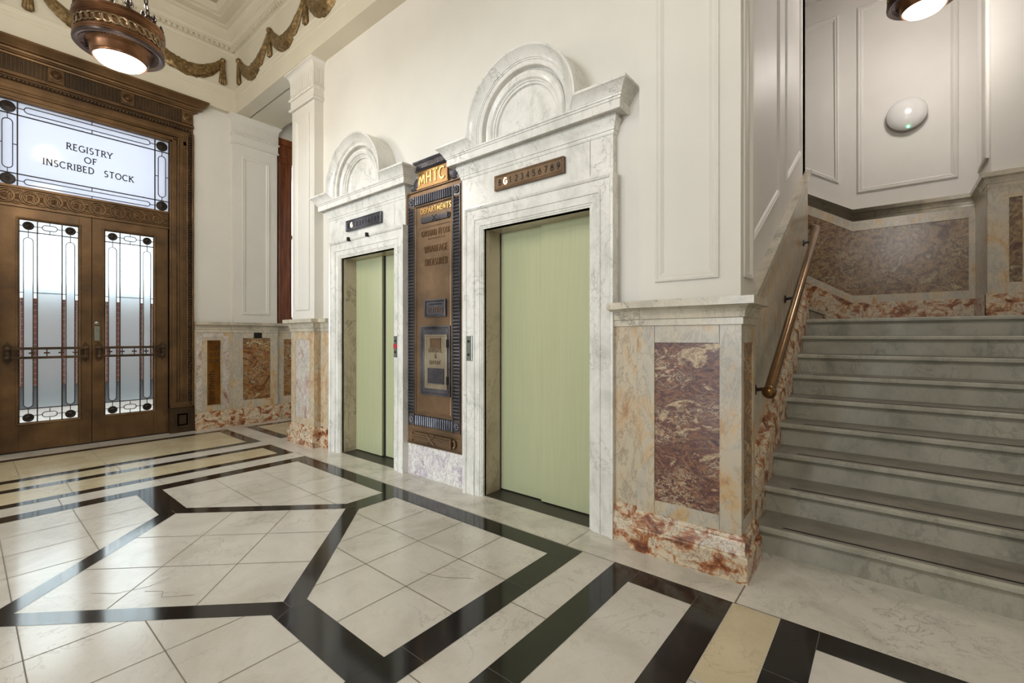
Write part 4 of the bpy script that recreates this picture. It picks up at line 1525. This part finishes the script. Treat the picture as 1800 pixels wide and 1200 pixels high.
def fasces(mb, xa, xb, z, r, y):
    for q in range(5):
        zz = z + (q - 2) * r * 0.42
        yy = y - math.sqrt(max(0, r * r - (zz - z) ** 2)) * 0.6
        mb.tube([(xa, yy, zz), (xb, yy, zz)], r * 0.26, 8)
    mb.box(xa, xb, y - r * 0.3, y + 0.01, z - r * 0.95, z + r * 0.95)
    xm = (xa + xb) / 2
    for s in (-1, 1):
        mb.tube([(xm - s * r * 1.2, y - r * 0.75, z - r), (xm, y - r * 0.95, z), (xm + s * r * 1.2, y - r * 0.75, z + r)], r * 0.16, 6)
    for x, s in ((xa, -1), (xb, 1)):
        mb.box(min(x, x + s * r * 0.4), max(x, x + s * r * 0.4), y - r * 0.8, y + 0.01, z - r * 1.05, z + r * 1.05)
        for q in range(5):
            a = (q - 2) * 0.55
            mb.ball((x + s * (r * 0.5 + r * 0.6 * math.cos(a)), y - r * 0.3, z + r * 0.75 * math.sin(a)), r * 0.32, 8, 5)


b = MB()
fasces(b, XC - 0.14, XC + 0.19, 2.362, 0.024, 2.70)
b.build('roll_ornament', M['slate_bronze'], t, smooth=45)
b = MB()
b.box(XC - 0.376, XC + 0.376, 2.695, 2.71, 0.31, 0.455)
b.sweep(rect(XC - 0.365, XC + 0.375, 0.33, 0.44), [(0, 0), (0, 0.006), (-0.008, 0.003), (-0.008, 0)], FY(2.695), closed=True)
bp = b.build('base_plaque', M['brown_bronze'], t, bevel=0.002)
b = MB()
fasces(b, XC - 0.25, XC + 0.25, 0.385, 0.042, 2.693)
b.build('roll_ornament', M['brown_bronze'], bp, smooth=45)
for nm, txt, z, h, wd, fit, mat in (('lettering', 'DEPARTMENTS', 2.424, 0.047, 0.0065, 0.405, 'gilt'), ('lettering', 'GROUND FLOOR', 2.213, 0.05, 0.006, 0.385, 'dim_letter'),
                                    ('lettering', 'WHARFAGE', 2.063, 0.058, 0.006, 0.305, 'dim_letter'), ('lettering', 'TREASURER', 1.945, 0.058, 0.006, 0.31, 'dim_letter')):
    b = MB()
    letters(b, txt, XC + 0.03, z, h, wd, FY(2.702), 0, 0.008, centre=True, fit=fit)
    if txt.startswith('GROUND'):
        b.ribbon([(XC - 0.075, 2.187), (XC + 0.15, 2.187)], 0.006, 0, 0.008, FY(2.702))
    b.build(nm, M[mat], ip)
# posting slot
b = MB()
b.box(XC - 0.10, XC + 0.17, 2.692, 2.71, 1.485, 1.63)
b.sweep(rect(XC - 0.105, XC + 0.175, 1.48, 1.635), [(0, 0), (0, 0.014), (-0.012, 0.016), (-0.02, 0.0)], FY(2.692), closed=True)
sl_o = b.build('posting_slot', M['slate_bronze'], t, bevel=0.002)
b = MB()
b.box(XC - 0.05, XC + 0.12, 2.690, 2.695, 1.588, 1.600)
b.build('slot', M['dark_gap'], sl_o)
b = MB()
letters(b, 'LETTERS', XC + 0.035, 1.52, 0.042, 0.006, FY(2.692), 0, 0.004, centre=True, fit=0.19)
b.build('lettering', M['brown_bronze'], sl_o)
# collecting door
cx0, cx1, cz0, cz1 = XC - 0.162, XC + 0.236, 0.782, 1.40
b = MB()
b.box(cx0, cx1, 2.688, 2.71, cz0, cz1)
b.sweep(rect(cx0, cx1, cz0, cz1), [(0, 0), (0, 0.008), (-0.012, 0.010), (-0.018, 0.003), (-0.03, 0.003), (-0.036, 0)], FY(2.688), closed=True)
for i in range(34):
    z = cz0 + 0.02 + i * 0.0175
    for x in (cx0 + 0.024, cx1 - 0.024):
        b.ball((x, 2.685, z), 0.007, 6, 4)
for i in range(20):
    x = cx0 + 0.03 + i * 0.0178
    for z in (cz0 + 0.024, cz1 - 0.024):
        b.ball((x, 2.685, z), 0.007, 6, 4)
cd = b.build('collecting_door', M['slate_bronze'], t, smooth=40)
b = MB()
ix0, ix1, iz0, iz1 = XC - 0.098, XC + 0.192, 0.842, 1.322
b.box(ix0, ix1, 2.683, 2.70, iz0, iz1)
b.sweep(rect(ix0, ix1, iz0, iz1), [(0, 0), (0, 0.006), (-0.01, 0.007), (-0.016, 0)], FY(2.683), closed=True)
b.build('door_panel', M['silver_bronze'], cd, bevel=0.002)
b = MB()
b.sweep(rect(XC - 0.025, XC + 0.115, 1.20, 1.295), [(0, 0), (0, 0.007), (-0.014, 0.007), (-0.018, 0)], FY(2.683), closed=True)
b.box(XC - 0.015, XC + 0.105, 2.680, 2.69, 1.21, 1.285)
b.build('card_holder', M['brown_bronze'], cd)
b = MB()
b.box(XC - 0.048, XC + 0.152, 2.678, 2.69, 0.893, 1.022)
b.sweep(rect(XC - 0.052, XC + 0.156, 0.889, 1.026), [(0, 0), (0, 0.005), (-0.007, 0.005), (-0.01, 0)], FY(2.678), closed=True)
for r_ in range(6):
    for q in range(9):
        if random.random() < 0.85:
            x = XC - 0.036 + q * 0.0195
            b.box(x, x + 0.013 + 0.004 * random.random(), 2.675, 2.68, 0.905 + r_ * 0.018, 0.913 + r_ * 0.018)
b.build('notice_plate', M['slate_bronze'], cd)
b = MB()
letters(b, '&', XC + 0.048, 1.115, 0.034, 0.005, FY(2.683), 0, 0.004, centre=True)
for z, n in ((1.165, 7), (1.06, 6)):
    for q in range(n):
        x = XC + 0.048 + (q - n / 2) * 0.026
        b.box(x, x + 0.005, 2.678, 2.685, z, z + 0.033)
        b.box(x + 0.004, x + 0.018, 2.678, 2.685, z + (0.0, 0.014, 0.028)[q % 3], z + (0.005, 0.019, 0.033)[q % 3])
b.build('raised_letters', M['brown_bronze'], cd)
for z in (1.245, 0.925):
    b = MB()
    b.tube([(cx1 - 0.028, 2.672, z - 0.035), (cx1 - 0.028, 2.672, z + 0.035)], 0.010, 10)
    b.build('hinge', M['dark_gap'], cd, smooth=50)
# painted note in a flowing hand
b = MB()
for r_ in range(5):
    x = XC - 0.098
    xe = XC + (0.19 if r_ < 4 else 0.05)
    z = 0.742 - r_ * 0.017
    while x < xe:
        L = random.uniform(0.012, 0.034)
        n = max(3, int(L / 0.004))
        pts = [(x + L * i / n, z + (0.004 if i % 2 else -0.003) * random.uniform(0.5, 1.2)) for i in range(n + 1)]
        b.ribbon(pts, 0.0042, 0, 0.001, FY(2.702))
        x += L + 0.007
b.build('handwriting', M['white_print'], ip)
board.location = (-3.188, 2.762, 0.2916)
board.scale = (1.0186, 1.0, 1.0186)

# ================================================================== staircase
t = thing('staircase', 'wide grey marble staircase with dark grip lines rising to the landing', 'stairs', (0.9, 3.06, 0))
XR = 2.39
RISE, RUN, Y1 = 0.164, 0.285, 3.06
for i in range(9):
    y = Y1 + RUN * i
    z = RISE * (i + 1)
    xl = -0.62
    b = MB()
    back = y + RUN + 0.05 if i < 8 else 7.60
    # tread with rounded nose, then the riser
    b.prism([(y + 0.012, z - 0.038), (y, z - 0.028), (y, z - 0.010), (y + 0.010, z), (back, z), (back, z - 0.038)], xl, XR, lambda a, c, d: (d, a, c))
    b.prism([(y + 0.012, z - 0.039), (y + 0.022, z - 0.046), (y + 0.028, z - 0.055), (y + 0.034, z - 0.055), (y + 0.034, z - RISE), (back, z - RISE), (back, z - 0.039)], xl, XR, lambda a, c, d: (d, a, c))
    b.box(xl, XR, y + 0.02, back, z, z + 0.0012, 1)
    st = b.build('step', [M['stair_marble'], M['stair_tread']], t)
    b = MB()
    b.box(xl + 0.14, XR - 0.1, y + 0.045, y + 0.062, z - 0.004, z + 0.0025)
    b.build('grip_strip', M['grip'], st)
t = thing('landing_steps', 'grey marble steps turning off the landing behind the stair wall', 'stairs', (-1.2, 6.8, ZL))
for i in range(6):
    x = -0.665 - 0.285 * i
    z = ZL + RISE * (i + 1)
    b = MB()
    b.box(-3.3, x, 5.93, 7.6, z - 0.035, z)
    b.box(-3.3, x - 0.025, 5.93, 7.6, z - RISE, z - 0.035)
    b.build('step', M['stair_marble'], t, bevel=0.004)

# handrail
t = thing('handrail', 'worn brass handrail sloping up the stair wall', 'handrail', (-0.575, 3.2, 0.9))
P0, P1 = Vector((-0.575, 3.24, 0.955)), Vector((-0.575, 5.70, 2.41))
b = MB()
b.tube([tuple(P0), tuple(P0.lerp(P1, 0.5)), tuple(P1), (-0.585, 5.80, 2.462), (-0.63, 5.86, 2.49)], 0.033, 16)
b.build('rail', M['brass'], t, smooth=50)
b = MB()
b.ball(tuple(P0), 0.042, 18, 12)
b.build('end_knob', M['brass'], t, smooth=60)
for f in (0.04, 0.5, 0.95):
    p = P0.lerp(P1, f)
    b = MB()
    b.tube([tuple(p), (p.x - 0.04, p.y, p.z - 0.05), (-0.672, p.y, p.z - 0.06)], 0.012, 8)
    b.lathe([(0.034, 0), (0.034, 0.008), (0.015, 0.014), (0.0, 0.014)], (-0.676, p.y, p.z - 0.06), (1, 0, 0), 16)
    b.build('bracket', M['lantern_dark'], t, smooth=50)

# ================================================================== lanterns


def lantern(label, x, y, zb, top, power, col):
    t = thing('lantern', label, 'ceiling lantern', (x, y, zb))
    c = (x, y, zb)
    b = MB()
    b.lathe([(0.0, 0.0), (0.06, 0.004), (0.11, 0.014), (0.15, 0.032), (0.168, 0.052), (0.17, 0.06)], c, (0, 0, 1), 32)
    b.build('bowl', M['bowl'], t, smooth=60)
    b = MB()
    b.lathe([(0.165, 0.055), (0.178, 0.048), (0.184, 0.056), (0.184, 0.066), (0.192, 0.075), (0.20, 0.12), (0.216, 0.15), (0.226, 0.155), (0.226, 0.168), (0.20, 0.17), (0.16, 0.10)], c, (0, 0, 1), 40)
    b.build('inner_cup', M['lantern_bronze'], t, smooth=40)
    b = MB()
    b.lathe([(0.22, 0.160), (0.255, 0.150), (0.266, 0.136), (0.286, 0.130), (0.300, 0.138), (0.302, 0.152), (0.292, 0.162), (0.22, 0.175)], c, (0, 0, 1), 48)
    for i in range(64):
        a = 2 * PI * i / 64
        b.tube([(x + 0.226 * math.cos(a), y + 0.226 * math.sin(a), zb + 0.152), (x + 0.258 * math.cos(a), y + 0.258 * math.sin(a), zb + 0.142)], 0.005, 5)
    b.build('lower_flange', M['lantern_dark'], t, smooth=40)
    b = MB()
    b.lathe([(0.292, 0.160), (0.299, 0.170), (0.292, 0.180), (0.298, 0.190), (0.284, 0.200), (0.284, 0.288), (0.298, 0.298), (0.294, 0.308), (0.306, 0.318), (0.306, 0.340), (0.296, 0.352), (0.302, 0.362), (0.294, 0.372), (0.26, 0.374), (0.255, 0.165)], c, (0, 0, 1), 56)
    b.build('rim', M['lantern_bronze'], t, smooth=35)
    b = MB()
    n = 34
    for i in range(n):
        a0 = 2 * PI * i / n
        for s in (-1, 1):
            pts = []
            for q in range(9):
                u = q / 8 * 1.6 * PI
                rr = 0.037 * (1 - q / 13)
                a = a0 + s * (0.05 + rr * math.cos(u) / 0.29)
                pts.append((x + 0.288 * math.cos(a), y + 0.288 * math.sin(a), zb + 0.244 + rr * 1.05 * math.sin(u) * s))
            b.tube(pts, [0.009] * 6 + [0.008, 0.007, 0.005], 5)
        b.ball((x + 0.288 * math.cos(a0), y + 0.288 * math.sin(a0), zb + 0.244), 0.010, 6, 4)
    b.build('scroll_band', M['scroll_bronze'], t, smooth=60)
    n = 18
    for i in range(n):
        b = MB()
        a = 2 * PI * i / n
        px_, py_ = x + 0.283 * math.cos(a), y + 0.283 * math.sin(a)
        big = i % 2 == 0
        h = 0.085 if big else 0.055
        b.lathe([(0.012, 0), (0.016, 0.015), (0.006, 0.03), (0.012, h * 0.6), (0.004, h * 0.8), (0.0, h)], (px_, py_, zb + 0.372), (0, 0, 1), 8)
        if big:
            tx, ty = -math.sin(a), math.cos(a)
            for s in (-1, 1):
                b.tube([(px_, py_, zb + 0.39), (px_ + s * tx * 0.022, py_ + s * ty * 0.022, zb + 0.41), (px_ + s * tx * 0.018, py_ + s * ty * 0.018, zb + 0.43)], [0.007, 0.006, 0.003], 5)
        b.build('finial', M['lantern_dark'], t, smooth=50)
    for k in range(3):
        a = 2 * PI * k / 3 + 0.55
        p0 = Vector((x + 0.27 * math.cos(a), y + 0.27 * math.sin(a), zb + 0.37))
        p1 = Vector((x + 0.03 * math.cos(a), y + 0.03 * math.sin(a), top - 0.12))
        L = (p1 - p0).length
        b = MB()
        b.ball(tuple(p0 + Vector((0, 0, 0.02))), 0.028, 10, 6)
        n = int(L / 0.05)
        d = (p1 - p0).normalized()
        sd = Vector((-math.sin(a), math.cos(a), 0))
        up = d.cross(sd)
        for i in range(n):
            c0 = p0 + d * (0.04 + (i + 0.5) * (L - 0.04) / n)
            w_ = sd if i % 2 else up
            pts = [tuple(c0 + d * 0.032 * math.cos(u) + w_ * 0.014 * math.sin(u)) for u in [2 * PI * q / 10 for q in range(11)]]
            b.tube(pts, 0.0055, 5, False)
        b.build('chain', M['lantern_dark'], t, smooth=60)
    b = MB()
    b.lathe([(0.0, -0.16), (0.03, -0.14), (0.045, -0.10), (0.03, -0.06), (0.09, -0.03), (0.11, 0.0), (0, 0)], (x, y, top), (0, 0, 1), 24)
    b.build('ceiling_rose', M['lantern_bronze'], t, smooth=40)
    l = bpy.data.lights.new('lantern_light', 'POINT')
    l.energy = power
    l.color = col
    l.shadow_soft_size = 0.15
    o = bpy.data.objects.new('lantern_light', l)
    COL.objects.link(o)
    o.location = (x, y, zb - 0.10)
    l2 = bpy.data.lights.new('lantern_uplight', 'POINT')
    l2.energy = power * 0.5
    l2.color = col
    l2.shadow_soft_size = 0.12
    o = bpy.data.objects.new('lantern_uplight', l2)
    COL.objects.link(o)
    o.location = (x, y, zb + 0.55)
    return t


lantern('bronze ring lantern hanging before the entrance doors', -5.0, 0.86, 3.575, 5.83, 52, (1.0, 0.92, 0.80))
lantern('lantern hanging over the staircase, only its lit underside in view', 0.29, 6.30, 4.62, 6.0, 36, (1.0, 0.94, 0.88))
lantern('unseen bronze lantern added as fill light nearer the street entrance', -3.4, -2.4, 3.9, 5.83, 95, (1.0, 0.985, 0.96))  # added out of view to fill the hall with light
lantern('unseen bronze lantern added to light the open floor before the stair', 0.3, -0.6, 3.9, 5.83, 112, (1.0, 0.985, 0.96))  # also unseen, added to brighten the stair foot and pillar

# ================================================================== garlands


def swag(label, a0, a1, mp, sag=0.36, zt=5.27, both=False, zt1=None):
    zt1 = zt if zt1 is None else zt1
    o = mp(a0, zt, 0)
    t = thing('drapery_swag', label, 'wall garland', o, group='gilded drapery swags on the frieze')
    n = 26
    rnd = random.Random(int(abs(a0) * 1000))
    b = MB()
    seg = 14
    rings = []
    for i in range(n + 1):
        u = i / n
        z = zt + (zt1 - zt) * u - sag * (1 - (2 * u - 1) ** 2) ** 0.9
        a = a0 + (a1 - a0) * u
        r = 0.026 + 0.070 * math.sin(PI * u) ** 0.8
        du = 1e-2
        u2 = min(1, u + du)
        u1 = max(0, u - du)
        f = lambda q: zt + (zt1 - zt) * q - sag * (1 - (2 * q - 1) ** 2) ** 0.9
        tx, tz = (a1 - a0) * (u2 - u1), f(u2) - f(u1)
        L = math.hypot(tx, tz)
        tx, tz = tx / L, tz / L
        ringp = []
        for k in range(seg):
            an = 2 * PI * k / seg
            fold = 1 + 0.17 * math.cos(an * 5 + u * 4) + rnd.uniform(-0.10, 0.10)
            nn, dd = math.cos(an) * r * fold, math.sin(an) * r * 0.55 * fold
            ringp.append(mp(a - tz * nn, z + tx * nn, 0.012 + max(-0.02, dd)))
        rings.append(ringp)
    vs = [p for r_ in rings for p in r_]
    fs = [(i * seg + k, i * seg + (k + 1) % seg, (i + 1) * seg + (k + 1) % seg, (i + 1) * seg + k) for i in range(n) for k in range(seg)]
    fs += [tuple(range(seg)), tuple(n * seg + k for k in range(seg))]
    b.add(vs, fs)
    b.build('drape', M['swag_bronze'], t, smooth=50)
    for aa, zz in ((a0, zt),) + (((a1, zt1),) if both else ()):
        b = MB()
        for w_ in (-1, 0, 1):
            b.tube([mp(aa + w_ * 0.012, zz + 0.012, 0.02), mp(aa + w_ * 0.016, zz - 0.12, 0.025), mp(aa + w_ * 0.024, zz - 0.25, 0.024), mp(aa + w_ * 0.028, zz - 0.32 - 0.014 * (w_ == 0), 0.02), mp(aa + w_ * 0.018, zz - 0.345, 0.018)], [0.020, 0.018, 0.022, 0.024, 0.006], 8)
        b.build('tail', M['swag_bronze'], t, smooth=60)
        b = MB()
        b.ball(mp(aa, zz - 0.005, 0.025), 0.038, 10, 8)
        b.build('knot', M['swag_bronze'], t, smooth=60)
    return t


WB = lambda a, z, d: (a, 2.568 - d, z)
WL = lambda a, z, d: (-7.388 + d, a, z)
names = ['gilded swag nearest the ceiling corner on the long beam', 'gilded swag over the farther pillar, second from the ceiling corner', 'gilded swag on the beam over the farther lift, partly cropped at the top', 'gilded swag on the beam over the bronze board']
for i, a in enumerate((-7.19, -6.17, -5.21, -4.25)):
    nx = (-6.17, -5.21, -4.25, -3.29)[i]
    swag(names[i], a, nx - 0.07, WB, 0.33)
names = ['gilded swag on the door wall next to the ceiling corner', 'gilded swag on the door wall behind the hanging lantern', 'gilded swag on the door wall left of the lantern, cropped by the frame']
for i, a in enumerate((2.40, 1.44, 0.48)):
    swag(names[i], a, a - 0.89, WL, 0.30)

# ================================================================== small fittings
# domed emergency light
t = thing('emergency_light', 'white domed emergency light with green indicator on the stair wall', 'emergency light', (0.20, 7.65, 4.12))
c = (0.185, 7.65, 4.10)
b = MB()
b.lathe([(0.20, 0.0), (0.20, 0.018), (0.188, 0.024), (0.176, 0.03), (0.176, 0.085), (0, 0.085)], c, (0, -1, 0), 40)
b.build('base_ring', M['plastic_shaded'], t, smooth=40)
b = MB()
b.lathe([(0.17, 0.08), (0.195, 0.084), (0.20, 0.095), (0.194, 0.112), (0.172, 0.138), (0.14, 0.158), (0.09, 0.174), (0.04, 0.181), (0, 0.182)], c, (0, -1, 0), 40)
b.build('dome', M['opal_plastic'], t, smooth=60)
b = MB()
b.ball((0.200, 7.512, 3.921), 0.012, 10, 8)
o = b.build('indicator_lamp', M['green_led'], t)
o['label'] = 'glowing green indicator lamp'

# brass apartments sign
t = thing('apartments_sign', 'upright brass sign with black lettering on the dado beside the entrance doors', 'sign', (-7.465, 2.31, 0.34))
b = MB()
b.box(-7.468, -7.450, 2.235, 2.395, 0.335, 1.255)
b.build('plate', M['sign_brass'], t, bevel=0.002)
S = FX(-7.450)
b = MB()
b.prism([(2.262, 1.222), (2.285, 1.24), (2.285, 1.204)], 0, 0.001, S)
for i, s_ in enumerate(('G.01', 'G.03', 'G.08')):
    letters(b, s_, 2.262, 1.115 - i * 0.09, 0.052, 0.007, S, 0, 0.001, fit=0.115)
# lower case letters running upwards
LC = {'a': (0.56, [A_(0.25, 0.3, 0.22, 0.3, 0, 360, 14), [(0.49, 0), (0.49, 0.62)]]), 'p': (0.56, [A_(0.28, 0.3, 0.22, 0.3, 0, 360, 14), [(0.05, -0.3), (0.05, 0.62)]]),
      'r': (0.36, [[(0.05, 0), (0.05, 0.62)], [(0.05, 0.4), (0.16, 0.58), (0.34, 0.6)]]), 't': (0.36, [[(0.16, 0.85), (0.16, 0.1), (0.34, 0.02)], [(0, 0.6), (0.34, 0.6)]]),
      'm': (0.8, [[(0.05, 0), (0.05, 0.62)], [(0.05, 0.45)] + A_(0.22, 0.42, 0.16, 0.19, 150, 0, 6) + [(0.38, 0)], [(0.38, 0.45)] + A_(0.56, 0.42, 0.17, 0.19, 150, 0, 6) + [(0.73, 0)]]),
      'e': (0.52, [[(0.05, 0.32), (0.47, 0.32)] + A_(0.26, 0.3, 0.21, 0.3, 20, 320, 12)]), 'n': (0.52, [[(0.05, 0), (0.05, 0.62)], [(0.05, 0.42)] + A_(0.25, 0.4, 0.2, 0.21, 150, 0, 6) + [(0.45, 0)]]),
      's': (0.42, [A_(0.2, 0.46, 0.15, 0.15, 40, 250, 7) + A_(0.2, 0.16, 0.17, 0.16, 80, -150, 8)])}
h = 0.085
pos = 0.0
tot = sum(LC[c_][0] * h + 0.010 for c_ in 'apartments')
k = 0.47 / tot
for c_ in 'apartments':
    g, stx = LC[c_]
    for pl in stx:
        pts = [(2.318 - yy * h, 0.36 + (pos + xx * h) * k) for xx, yy in pl]
        closed = (Vector(pts[0]) - Vector(pts[-1])).length < 1e-6 and len(pts) > 3
        b.ribbon(pts[:-1] if closed else pts, 0.009, 0, 0.001, S, closed)
    pos += g * h + 0.010
b.build('lettering', M['ink'], t)

b = MB()
b.box(-7.45, -7.423, 2.84, 2.955, 1.285, 1.372)
tag(b.build('wall_box', M['dark_gap'], bevel=0.003), 'small black box fixed under the dado rail of the door wall', 'wall box')
